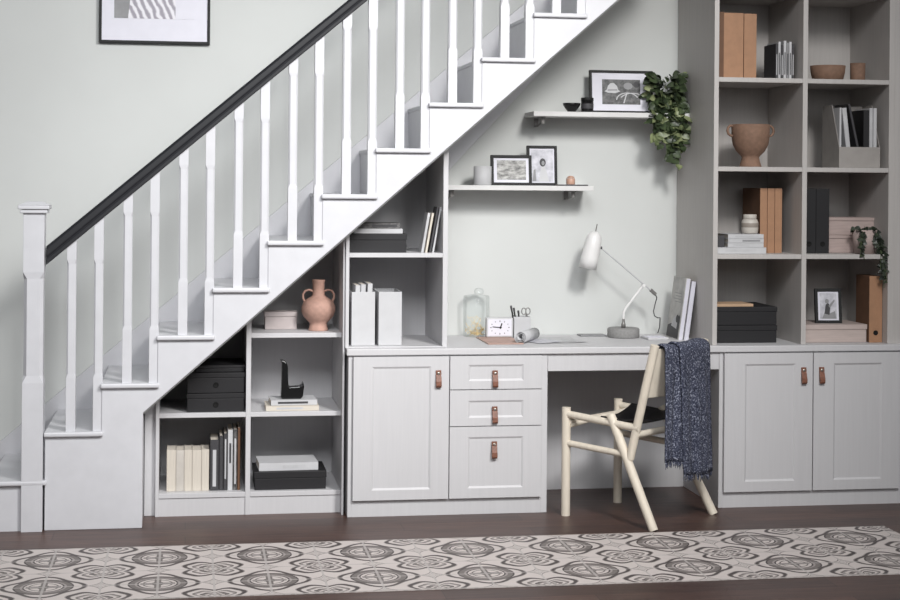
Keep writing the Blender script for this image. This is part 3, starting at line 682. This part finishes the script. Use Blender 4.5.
for s, a in ((-1, 0), (1, 1)):
    pts = [(s * 0.011 + 0.011 * math.cos(2 * PI * i / 14), 0.003 * s, 0.122 + 0.016 * math.sin(2 * PI * i / 14)) for i in range(15)]
    mesh_obj('handle', MB().tube(pts, 0.0024, 7, caps=False), 'metal', sc)
mesh_obj('blades', MB().prism_y([(-0.004, 0.002), (0.002, 0.002), (0.009, 0.108), (-0.002, 0.108)], -0.002, 0.0), 'metal', sc)
# rolled magazine with a loose tail of pages
rl = thing('rolled_magazine', 'rolled grey magazine lying open on the desk beside the notebook', 'magazine', (1.548, 7.42, DT))
mb = MB(); vs = []; fs = []
sp_ = []
for i in range(70):
    q = i / 69; a = -q * 2 * PI * 2.6; rr = 0.011 + 0.019 * q
    sp_.append((rr * math.cos(a + 0.9), 0.0305 + rr * math.sin(a + 0.9)))
last = sp_[-1]
Ty = Matrix.Translation((0, 0, 0)) @ Matrix.Rotation(R(-28), 4, 'Z')
for x, z in sp_: vs += [(x, 0.0, max(z, 0.0006)), (x, 0.24, max(z, 0.0006))]
for i in range(len(sp_) - 1): fs.append((2 * i, 2 * i + 1, 2 * i + 3, 2 * i + 2))
mb.add(vs, fs, 0, True, Ty); o = mesh_obj('roll', mb, 'lgrey', rl)
md = o.modifiers.new('thickness', 'SOLIDIFY'); md.thickness = 0.0016; md.offset = 0
# open sheets lying flat to the right of the roll
for i, (x, y, w_, d_, yaw, m, lb) in enumerate(((1.735, 7.50, 0.20, 0.22, -6, 'lgrey', 'grey loose magazine page lying right of the roll'), (1.80, 7.44, 0.16, 0.20, 9, 'white', 'white loose sheet nearest the lamp base'), (1.70, 7.43, 0.13, 0.16, 24, 'mist', 'small loose sheet lying against the rolled magazine'))):
    mb = MB(); n = 8; vs = []; fs = []
    for q in range(n + 1):
        xx = -w_ / 2 + w_ * q / n; zz = 0.0008 + 0.0011 * i + 0.004 * (q / n) ** 3 * (1 if i != 1 else 0.4)
        vs += [(xx, 0, zz), (xx, d_, zz)]
    for q in range(n): fs.append((2 * q, 2 * q + 2, 2 * q + 3, 2 * q + 1))
    mb.add(vs, fs, 0, True)
    tag(mesh_obj('paper_sheet', mb, m, None, 0, loc=(x, y, DT)), lb, 'paper', 'loose sheets on the desk').rotation_euler = (0, 0, R(yaw))
book('thin dark grey folder lying behind the lamp base', 0.13, 0.09, 0.006, 'grey', (1.985, 7.74, DT), (0, 0, 0), None, 'folder', 'folder', True, 'grey')
# desk lamp
lp = thing('desk_lamp', 'white articulated desk lamp on a round grey base', 'lamp', (2.124, 7.70, DT))
mesh_obj('lamp_base', MB().lathe([(0, 0), (0.076, 0), (0.079, 0.004), (0.079, 0.040), (0.075, 0.046), (0, 0.046)], (0, 0, 0), 48), 'concrete', lp)
mesh_obj('socket', MB().lathe([(0, 0.0465), (0.011, 0.0465), (0.011, 0.066), (0.0075, 0.072), (0.006, 0.09), (0, 0.09)], (0, 0, 0), 20), 'metal', lp)
def lpnt(x, z, y=0.0): return (x - 2.124, y, z - DT)
mesh_obj('lower_arm', MB().tube([lpnt(2.124, 0.852), lpnt(2.1255, 0.885), lpnt(2.135, 0.905), lpnt(2.223, 1.017)], 0.0065, 12), 'lampwhite', lp)
mesh_obj('upper_arm', MB().tube([lpnt(2.004, 1.204, -0.008), lpnt(2.262, 0.992, -0.008)], 0.0038, 10), 'lgrey', lp)
mesh_obj('pivot', MB().tube([lpnt(2.223, 1.017, -0.014), lpnt(2.223, 1.017, 0.008)], 0.0085, 14), 'lampwhite', lp)
mesh_obj('counterweight', MB().tube([lpnt(2.258, 0.996, -0.008), lpnt(2.285, 0.973, -0.008)], 0.009, 12), 'metal', lp)
ax = Vector((0.040, 0, 0.186)).normalized()
base = Vector(lpnt(1.940, 1.100)); q = Vector((0, 0, 1)).rotation_difference(ax).to_matrix().to_4x4()
T = Matrix.Translation(base) @ q
sh = mesh_obj('lamp_shade', MB().lathe([(0.041, 0.001), (0.0445, 0.0), (0.0435, 0.05), (0.0415, 0.11), (0.039, 0.145), (0.034, 0.165), (0.024, 0.179), (0.010, 0.186), (0, 0.187)], (0, 0, 0), 36, 0, T)
              .lathe([(0.041, 0.001), (0.039, 0.05), (0.037, 0.12), (0.03, 0.16), (0, 0.175)], (0, 0, 0), 36, 0, T), 'lampwhite', lp)
mesh_obj('bulb', MB().lathe([(0, 0.05), (0.016, 0.056), (0.022, 0.075), (0.016, 0.1), (0.011, 0.12), (0, 0.121)], (0, 0, 0), 20, 0, T), 'white', sh)
mesh_obj('shade_spike', MB().tube([T @ Vector((0, 0, 0.185)), T @ Vector((0, 0, 0.225))], 0.0028, 10), 'metal', lp)
mesh_obj('shade_joint', MB().tube([lpnt(1.985, 1.203, -0.008), lpnt(2.010, 1.203, -0.008)], 0.0065, 12), 'dgrey', lp)
mesh_obj('cord', MB().tube([lpnt(2.284, 0.974, -0.008), lpnt(2.293, 0.955, 0.0), lpnt(2.293, 0.92, 0.03), lpnt(2.290, 0.885, 0.045), lpnt(2.297, 0.862, 0.05), lpnt(2.315, 0.852, 0.055), lpnt(2.335, 0.85, 0.08), lpnt(2.345, 0.80, 0.12), lpnt(2.345, 0.768, 0.15)], 0.0026, 8), 'dgrey', lp)
# small white pad under the lamp
kp = thing('calculator', 'small flat white keypad on the desk between lamp and chair', 'keypad', (2.255, 7.60, DT), (0, 0, R(4)))
mesh_obj('case', MB().box(-0.053, 0.053, -0.05, 0.06, 0, 0.010), 'white', kp, 0.002)
for i in range(5):
    for j in range(4): mesh_obj('key', MB().box(-0.046 + i * 0.0188, -0.046 + i * 0.0188 + 0.015, -0.044 + j * 0.024, -0.044 + j * 0.024 + 0.018, 0.010, 0.0122), 'mount', kp, 0.0008)
# leaning books at the bookcase side
def leaning(label, th, d, h, cover, x, y, lean, art=False, name='book'):
    o = standing(label, th, d, h, cover, x, y, DT, lean, 'books leaning on the bookcase side', 'book', name, soft=False)
    if art:
        # printed figure on the cover that faces left: flat local top face is z=th ; local x up, y depth
        mb = MB(); z = th + 0.0004
        mb.poly([(-h / 2 + 0.004, 0.012, z), (-h / 2 + 0.004, d - 0.004, z), (-h / 2 + 0.06, d - 0.004, z), (-h / 2 + 0.075, 0.12, z), (-h / 2 + 0.085, 0.07, z), (-h / 2 + 0.12, 0.03, z), (-h / 2 + 0.11, 0.012, z)], 0)
        z += 0.0002
        mb.poly([(-h / 2 + 0.05, 0.05, z), (-h / 2 + 0.06, 0.14, z), (-h / 2 + 0.095, 0.12, z), (-h / 2 + 0.12, 0.075, z), (-h / 2 + 0.10, 0.045, z)], 1)
        z += 0.0002
        mb.poly([(-h / 2 + 0.10 + 0.020 * math.cos(a * PI / 6), 0.055 + 0.022 * math.sin(a * PI / 6), z) for a in range(12)], 0)
        for i in range(4): mb.poly([(h / 2 - 0.08 - i * 0.014, 0.03, z), (h / 2 - 0.08 - i * 0.014, 0.15 - 0.02 * (i % 2), z), (h / 2 - 0.077 - i * 0.014, 0.15 - 0.02 * (i % 2), z), (h / 2 - 0.077 - i * 0.014, 0.03, z)], 2)
        mesh_obj('spine', MB().box(-h / 2 + 0.001, h / 2 - 0.001, -0.0008, 0, 0.003, th - 0.003), 'lilac', o)
        mesh_obj('cover_print', mb, ['dgrey', 'lgrey', 'grey'], o)
    return o
leaning('grey magazine-covered book leaning nearest the desk lamp', 0.024, 0.20, 0.302, 'magcover', 2.352, 7.535, R(7.6), True)
leaning('plain white book leaning against the bookcase side panel', 0.022, 0.20, 0.288, 'lilac', 2.381, 7.53, R(7.5))

# ------------------------------------------------------------------ bookcase contents
G = 'box files in the bookcase'
binder('brown box file at the far left of the top visible cell', 2.472, 7.36, 2.0265, 0.040, 0.28, 0.315, 'brown_tanshade', G, False)
binder('tan box file, middle of the trio in the top left cell', 2.515, 7.37, 2.0265, 0.098, 0.28, 0.312, 'tan', G, False, side='brown_tanshade')
binder('tan box file, right of the trio in the top left cell', 2.616, 7.37, 2.0265, 0.062, 0.28, 0.310, 'tan', G, False, side='brown_tanshade')
x = 2.775
for i, (w_, h, m) in enumerate(((0.012, 0.17, 'dgrey'), (0.013, 0.18, 'lgrey'), (0.012, 0.165, 'dgrey'), (0.014, 0.185, 'white'), (0.012, 0.175, 'grey'), (0.013, 0.18, 'white'), (0.012, 0.17, 'dgrey'))):
    standing(('first slim book from the left, dark, in the top left cell', 'second slim book from the left, pale grey, in the top left cell', 'third slim book from the left, dark, in the top left cell', 'white slim book in the middle of the top left cell row',
              'grey slim book right of the middle white one', 'white slim book second from the divider', 'dark slim book touching the divider in the top left cell')[i], w_ - 0.001, 0.16, h, m, x, 7.37, 2.0265, 0, 'slim books in the top left cell', mark=(0.38, 0.2, 'lgrey' if m == 'dgrey' else 'dgrey')); x += w_ + 0.001
tag(mesh_obj('bowl', MB().lathe([(0, 0), (0.055, 0), (0.074, 0.01), (0.082, 0.04), (0.085, 0.075), (0.080, 0.075), (0.076, 0.04), (0.06, 0.014), (0, 0.012)], (0, 0, 0), 32), 'clay', None, 0, loc=(3.075, 7.46, 2.0265)), 'wide brown clay bowl in the top right cell', 'bowl')
tag(mesh_obj('cup', MB().lathe([(0, 0), (0.030, 0), (0.035, 0.006), (0.037, 0.09), (0.034, 0.09), (0.031, 0.01), (0, 0.008)], (0, 0, 0), 28), 'clay', None, 0, loc=(3.225, 7.45, 2.0265)), 'small brown clay cup beside the wide bowl in the top right cell', 'cup')
# handled pot
t = thing('pot', 'brown footed clay pot with two ear handles in the bookcase', 'pot', (2.688, 7.47, 1.6045))
mesh_obj('body', MB().lathe([(0, 0), (0.054, 0), (0.053, 0.006), (0.045, 0.03), (0.042, 0.048), (0.048, 0.056), (0.070, 0.078), (0.086, 0.11), (0.092, 0.15), (0.092, 0.205), (0.089, 0.207), (0.086, 0.20), (0.084, 0.15), (0.07, 0.10), (0.04, 0.07), (0, 0.065)], (0, 0, 0), 44), 'clay', t)
for s in (-1, 1):
    mesh_obj('handle', MB().tube([(s * 0.089, 0, 0.198), (s * 0.102, 0, 0.200), (s * 0.113, 0, 0.191), (s * 0.117, 0, 0.175), (s * 0.112, 0, 0.160), (s * 0.102, 0, 0.152), (s * 0.089, 0, 0.150)], 0.0062, 10), 'clay', t)
# magazine file with magazines, right cell of the second row: low front, high back, seen a little from the left
magazine_file('grey low-fronted magazine file stuffed with magazines', 3.085, 7.335, 1.6045, 0.208, 0.21, 0.305, 'greyfile', None, 0, 0.10)
for x, th, h, m, ln, lb in ((3.0895, 0.010, 0.285, 'white', 0, 'white magazine at the left inside the grey file'), (3.134, 0.022, 0.285, 'lgrey', -6.5, 'pale magazine tilted left inside the grey file'), (3.199, 0.011, 0.31, 'dgrey', -12.5, 'dark folder tilted left inside the grey file'),
                        (3.212, 0.028, 0.275, 'black', 0, 'thick black book inside the grey file'), (3.242, 0.017, 0.285, 'lgrey', 0, 'grey magazine second from the right in the grey file'), (3.262, 0.017, 0.285, 'white', 0, 'white magazine at the right inside the grey file')):
    standing(lb, th, 0.17, h, m, x, 7.345, 1.6085, R(ln), 'magazines in the grey file', 'magazine', 'magazine', soft=True)
# third row left: stack of white books, jar, three tan box files
book('widest white book at the bottom of the flat stack', 0.255, 0.2, 0.030, 'white', (2.595, 7.335, 1.1905), (0, 0, 0), 'flat stack of white books', mark=(0.3, 0.3, 'lgrey'))
z = 1.221
for i, (lb, w_, dx) in enumerate((('second white book from the bottom of the flat stack', 0.180, 0.0), ('third white book from the bottom of the flat stack', 0.180, 0.001), ('topmost white book of the flat stack under the jar', 0.178, 0.0))):
    book(lb, w_ - 0.002, 0.17, 0.0205, 'white', (2.624 + dx, 7.345, z), (0, 0, R((0, 1, -1)[i])), 'flat stack of white books', mark=((0.35, 0.1, 'lgrey'), (0.1, 0.4, 'grey'), (0.3, 0.35, 'lgrey'))[i]); z += 0.021
tag(mesh_obj('ink_box', MB().box(-0.022, 0.022, 0, 0.08, 0, 0.055), 'dgrey', None, 0.002, loc=(2.505, 7.37, 1.221)), 'small dark box standing left of the white book stack', 'box')
t = thing('jar', 'pale stoneware jar standing on the stack of white books', 'jar', (2.670, 7.42, z + 0.0005))
mesh_obj('jar_body', MB().lathe([(0, 0), (0.034, 0), (0.039, 0.006), (0.041, 0.025), (0.041, 0.052), (0.037, 0.064), (0.031, 0.070), (0, 0.070)], (0, 0, 0), 32), 'stone', t)
mesh_obj('lid', MB().lathe([(0, 0.0705), (0.031, 0.0705), (0.032, 0.074), (0.032, 0.089), (0.030, 0.092), (0, 0.092)], (0, 0, 0), 32), 'stone', t)
mesh_obj('glaze_band', MB().lathe([(0.0411, 0.030), (0.0416, 0.031), (0.0414, 0.050), (0.0409, 0.051)], (0, 0, 0), 32), 'band', t)
for i, (xx, lb) in enumerate(((2.761, 'tan box file nearest the jar, first of three'), (2.7985, 'tan box file in the middle of the three beside the jar'), (2.836, 'tan box file on the right of the three beside the jar'))):
    binder(lb, xx - 0.034, 7.435, 1.1905, 0.0355, 0.25, 0.312, 'tan', 'three tan box files', False, side='brown_tanshade')
# third row right
for xx, lb in ((2.930, 'black box file touching the divider in the third row'), (2.998, 'black box file beside the pair of blush boxes')):
    binder(lb, xx, 7.40, 1.1905, 0.066, 0.28, 0.312, 'black', 'two black box files')
for z0, lb in ((1.1905, 'lower blush wooden box behind the potted plant'), (1.277, 'upper blush wooden box behind the potted plant')):
    lidded_box('storage_box', lb, 3.200, 7.455, z0, 0.236, 0.22, 0.0855, 0.016, 'blush', 0, 'two blush boxes')
r = random.Random(9); strands = []
for i in range(7): strands.append(((r.uniform(0.035, 0.075), -0.08 + r.uniform(-0.02, 0.015), -r.uniform(0.06, 0.2)), (0.06, -0.075, 0.13)))
for i in range(4): strands.append(((-r.uniform(0.03, 0.07), -0.095, -r.uniform(-0.01, 0.04)), (-0.06, -0.085, 0.13)))
trailing_plant('trailing_plant', 'dark trailing plant in a pink clay pot in the bookcase', (3.235, 7.375, 1.1905), 0.062, 0.115, strands, ('leafdark', 'leafdark'), 21, 'blush', (0.06, 0.045, 0.02, (0.0, -0.01, -0.005)), 26, (0.02, 0.032))
# fourth row left
for z0, h, lb in ((WT + 0.0005, 0.083, 'lower black lidded box in the bottom left bookcase cell'), (WT + 0.085, 0.088, 'upper black lidded box under the tan notebook')):
    lidded_box('storage_box', lb, 2.638, 7.38, z0, 0.312, 0.30, h, 0.024, 'black', 0, 'two black boxes in the bookcase')
book('tan notebook lying on the black boxes in the bookcase', 0.19, 0.15, 0.013, 'tancloth', (2.585, 7.385, WT + 0.1735), (0, 0, R(2)), None, 'notebook', 'notebook')
# fourth row right
lidded_box('storage_box', 'long beige lidded box under the small black frame', 3.089, 7.365, WT + 0.0005, 0.310, 0.25, 0.086, 0.024, 'beige')
picture('small black frame with a figure photo standing on the beige box', 3.080, 7.43, WT + 0.0875, 0.132, 0.168, 0.014, None, (0.19, 0.82, 0.13, 0.87), lean=7, yaw=-4,
        art=[([(0.1, 0), (0.95, 0), (0.9, 0.3), (0.6, 0.22), (0.3, 0.3)], 1), ([(0.25, 0.2), (0.55, 0.15), (0.62, 0.45), (0.5, 0.62), (0.34, 0.55)], 2), (ell(0.42, 0.68, 0.12, 0.09), 1), ([(0.5, 0.5), (0.85, 0.75), (0.9, 0.7), (0.6, 0.42)], 1)], artmats=('mist', 'grey', 'dgrey'))
binder('tall tan box file with a finger hole beside the beige box', 3.249, 7.345, WT + 0.0005, 0.066, 0.16, 0.320, 'tan', None, True, hole_z=0.047, side='brown_tanshade')

# ------------------------------------------------------------------ chair
yaw_c = math.atan2(0.64, 0.768)
# local x: across (left side 0 -> right), local -y: towards the back of the chair
ch = thing('dining_chair', 'pale dowel-framed chair with black sling seat pulled up to the desk', 'chair', (1.717, 7.188, 0), (0, 0, yaw_c))
WD = 0.412
def cp(w, t, z): return (w, -t, z)
for w, s in ((0.0, 0), (WD, 1)):
    mesh_obj('leg', MB().tube([cp(w, 0.0, 0.0), cp(w, 0.0, 0.495)], 0.0205, 16), 'dowel', ch, 0.002)
    mesh_obj('leg', MB().tube([cp(w + 0.08 * s, 0.482, 0.0), cp(w, 0.247, 0.485)], 0.0205, 16), 'dowel', ch, 0.002)
    wp = w + (0.004 if s == 0 else -0.004)
    mesh_obj('back_post', MB().tube([cp(wp, 0.350, 0.30), cp(wp, 0.478, 0.812)], 0.0195, 16), 'dowel', ch, 0.002)
    mesh_obj('seat_rail', MB().tube([cp(w, 0.0, 0.465), cp(w, 0.40, 0.440)], 0.0165, 14), 'dowel', ch)
    mesh_obj('stretcher', MB().tube([cp(w, 0.0, 0.333), cp(w, 0.315, 0.318)], 0.0145, 14), 'dowel', ch)
mesh_obj('front_rail', MB().tube([cp(0, 0.012, 0.428), cp(WD, 0.012, 0.428)], 0.015, 14), 'dowel', ch)
mesh_obj('rear_rail', MB().tube([cp(0.0, 0.385, 0.41), cp(WD, 0.385, 0.41)], 0.015, 14), 'dowel', ch)
mesh_obj('seat_brace', MB().tube([cp(0.01, 0.012, 0.412), cp(WD * 0.5, 0.05, 0.436), cp(WD - 0.005, 0.085, 0.456)], 0.012, 12), 'dowel', ch)
# sling seat
mb = MB(); nu, nv = 14, 10; vs = []; fs = []
for j in range(nv + 1):
    for i in range(nu + 1):
        u = i / nu; t0 = 0.19 - 0.11 * u; t = t0 + (0.385 - t0) * j / nv; sag = 0.035 * (1 - (2 * u - 1) ** 2) * (0.6 + 0.4 * math.sin(PI * j / nv))
        zz = 0.484 - 0.0625 * t - sag + (0.045 * max(0, j / nv - 0.6) ** 1.0)
        vs.append(cp(0.004 + u * (WD - 0.008), t, zz))
for j in range(nv):
    for i in range(nu): a = j * (nu + 1) + i; fs.append((a, a + nu + 1, a + nu + 2, a + 1))
mb.add(vs, fs, 0, True); o = mesh_obj('seat', mb, 'seat', ch); md = o.modifiers.new('thickness', 'SOLIDIFY'); md.thickness = 0.006; md.offset = 0
# curved back board between the posts
mb = MB(); vs = []; fs = []; n = 16
def tz(z): return 0.350 + (z - 0.30) * 0.25
for i in range(n + 1):
    u = i / n; bow = 0.030 * (1 - (2 * u - 1) ** 2)
    for (z, dt) in ((0.575, 0.006), (0.795, 0.006), (0.795, 0.022), (0.575, 0.022)): vs.append(cp(0.016 + u * (WD - 0.032), tz(z) + dt + bow - 0.012, z))
for i in range(n):
    for q in range(4): r_ = (q + 1) % 4; fs.append((i * 4 + q, i * 4 + r_, (i + 1) * 4 + r_, (i + 1) * 4 + q))
fs += [(3, 2, 1, 0), (n * 4, n * 4 + 1, n * 4 + 2, n * 4 + 3)]
mb.add(vs, fs, 0, False); mesh_obj('backrest', mb, 'dowel', ch, 0.003)

# scarf draped over the back board
sf = thing('scarf', 'navy flecked knitted scarf with fringed ends draped over the chair back', 'scarf', (1.717, 7.188, 0), (0, 0, yaw_c))
def drape(w0, w1, wb0, wb1, zb, lift, back_off, seed, inner):
    """cloth running over the back board; w across at top, wb at the bottom"""
    rr = random.Random(seed); mb = MB(); vs = []; fs = []; ends = []
    nu, nv = 22, 40; tt = tz(0.8) + 0.016
    for j in range(nv + 1):
        q = j / nv
        for i in range(nu + 1):
            u = i / nu
            bow = 0.030
            fold = 0.007 * math.sin(u * 9 + seed) + 0.004 * math.sin(u * 21 + 2 * seed)
            if q < 0.12:      # inside hang
                s = q / 0.12; z = 0.805 - inner * (1 - s); t = tt - 0.020 - 0.006; wx = w0 + u * (w1 - w0)
            elif q < 0.30:    # over the top
                s = (q - 0.12) / 0.18; a = PI * s; z = 0.808 + lift + (0.026 + 0.004 * math.sin(u * 7 + seed)) * math.sin(a) ; t = tt + 0.002 - (0.026 + back_off * s) * math.cos(a); wx = w0 + u * (w1 - w0)
            else:
                s = (q - 0.30) / 0.70; z = 0.808 + lift - s * (0.808 + lift - zb); t = tt + 0.028 + back_off + fold * min(1, s * 2.2) + 0.012 * s
                e = s ** 0.8; wx = (w0 + (wb0 - w0) * e) * (1 - u) + (w1 + (wb1 - w1) * e) * u
                z += 0.01 * math.sin(u * 3 + seed) * s
            t += 0.012 * (1 - (2 * min(max(wx / WD, 0), 1) - 1) ** 2)
            vs.append(cp(wx, t, z))
            if j == nv: ends.append((wx, t, z))
    for j in range(nv):
        for i in range(nu): a = j * (nu + 1) + i; fs.append((a, a + 1, a + nu + 2, a + nu + 1))
    mb.add(vs, fs, 0, True); o = mesh_obj('fabric', mb, 'scarf', sf); md = o.modifiers.new('thickness', 'SOLIDIFY'); md.thickness = 0.009; md.offset = 0
    fm = MB()
    for i in range(34):
        k = (i + 0.5) / 34 * nu; a = int(k); f = k - a
        e = [ends[a][c] * (1 - f) + ends[min(a + 1, nu)][c] * f for c in range(3)]
        dx, dt = rr.uniform(-.008, .008), rr.uniform(-.004, .006)
        fm.tube([cp(e[0], e[1], e[2] + 0.004), cp(e[0] + dx * 0.5, e[1] + dt, e[2] - 0.012), cp(e[0] + dx, e[1] + dt, e[2] - rr.uniform(0.02, 0.034))], [0.003, 0.0026, 0.001], 5)
    mesh_obj('fringe', fm, 'scarf', sf)
    return o
drape(0.022, 0.205, -0.002, 0.155, 0.298, -0.022, 0.0, 1.0, 0.03)
drape(0.105, 0.350, 0.125, 0.376, 0.232, -0.016, 0.014, 2.3, 0.05)

# ------------------------------------------------------------------ light, world, camera
w = bpy.data.worlds.new('world'); bpy.context.scene.world = w; w.use_nodes = True
bg = w.node_tree.nodes['Background']; bg.inputs[0].default_value = (0.93, 0.96, 1.0, 1); bg.inputs[1].default_value = 0.13
def area(name, loc, target, size, power, colr, spread=180, sy=None):
    d = bpy.data.lights.new(name, 'AREA'); d.energy = power; d.size = size; d.color = colr; d.spread = R(spread)
    if sy: d.shape = 'RECTANGLE'; d.size_y = sy
    o = bpy.data.objects.new(name, d); col.objects.link(o); o.location = loc
    o.rotation_euler = (Vector(target) - Vector(loc)).to_track_quat('-Z', 'Y').to_euler(); return o
area('key_softbox', (2.3, 3.2, 3.9), (0.6, 7.5, 0.75), 0.8, 54, (1.0, 0.985, 0.965), 87)
area('left_fill', (0.1, 2.2, 4.1), (0.15, 7.5, 1.1), 2.0, 34, (0.97, 0.985, 1.0), 68)  # added fill brightening the stairs and left wall, no lamp in the room
area('front_fill', (3.3, 0.6, 3.2), (1.9, 7.4, 0.3), 2.2, 18, (0.98, 0.99, 1.0), 100)  # added frontal fill lifting cabinet fronts and shelf interiors, no real source

cd = bpy.data.cameras.new('camera'); cam = bpy.data.objects.new('camera', cd); col.objects.link(cam)
cd.sensor_width = 36; cd.lens = 64.44; cd.shift_y = -0.13333; cd.clip_start = 0.05
cam.matrix_world = Matrix.Translation((0, 0, 1.53)) @ Matrix.Rotation(-0.1612, 4, 'Z') @ Matrix.Rotation(R(90), 4, 'X') @ Matrix.Rotation(0.00821, 4, 'Z')
sc_ = bpy.context.scene; sc_.camera = cam
sc_.view_settings.view_transform = 'Standard'; sc_.view_settings.look = 'None'; sc_.view_settings.exposure = 0.0
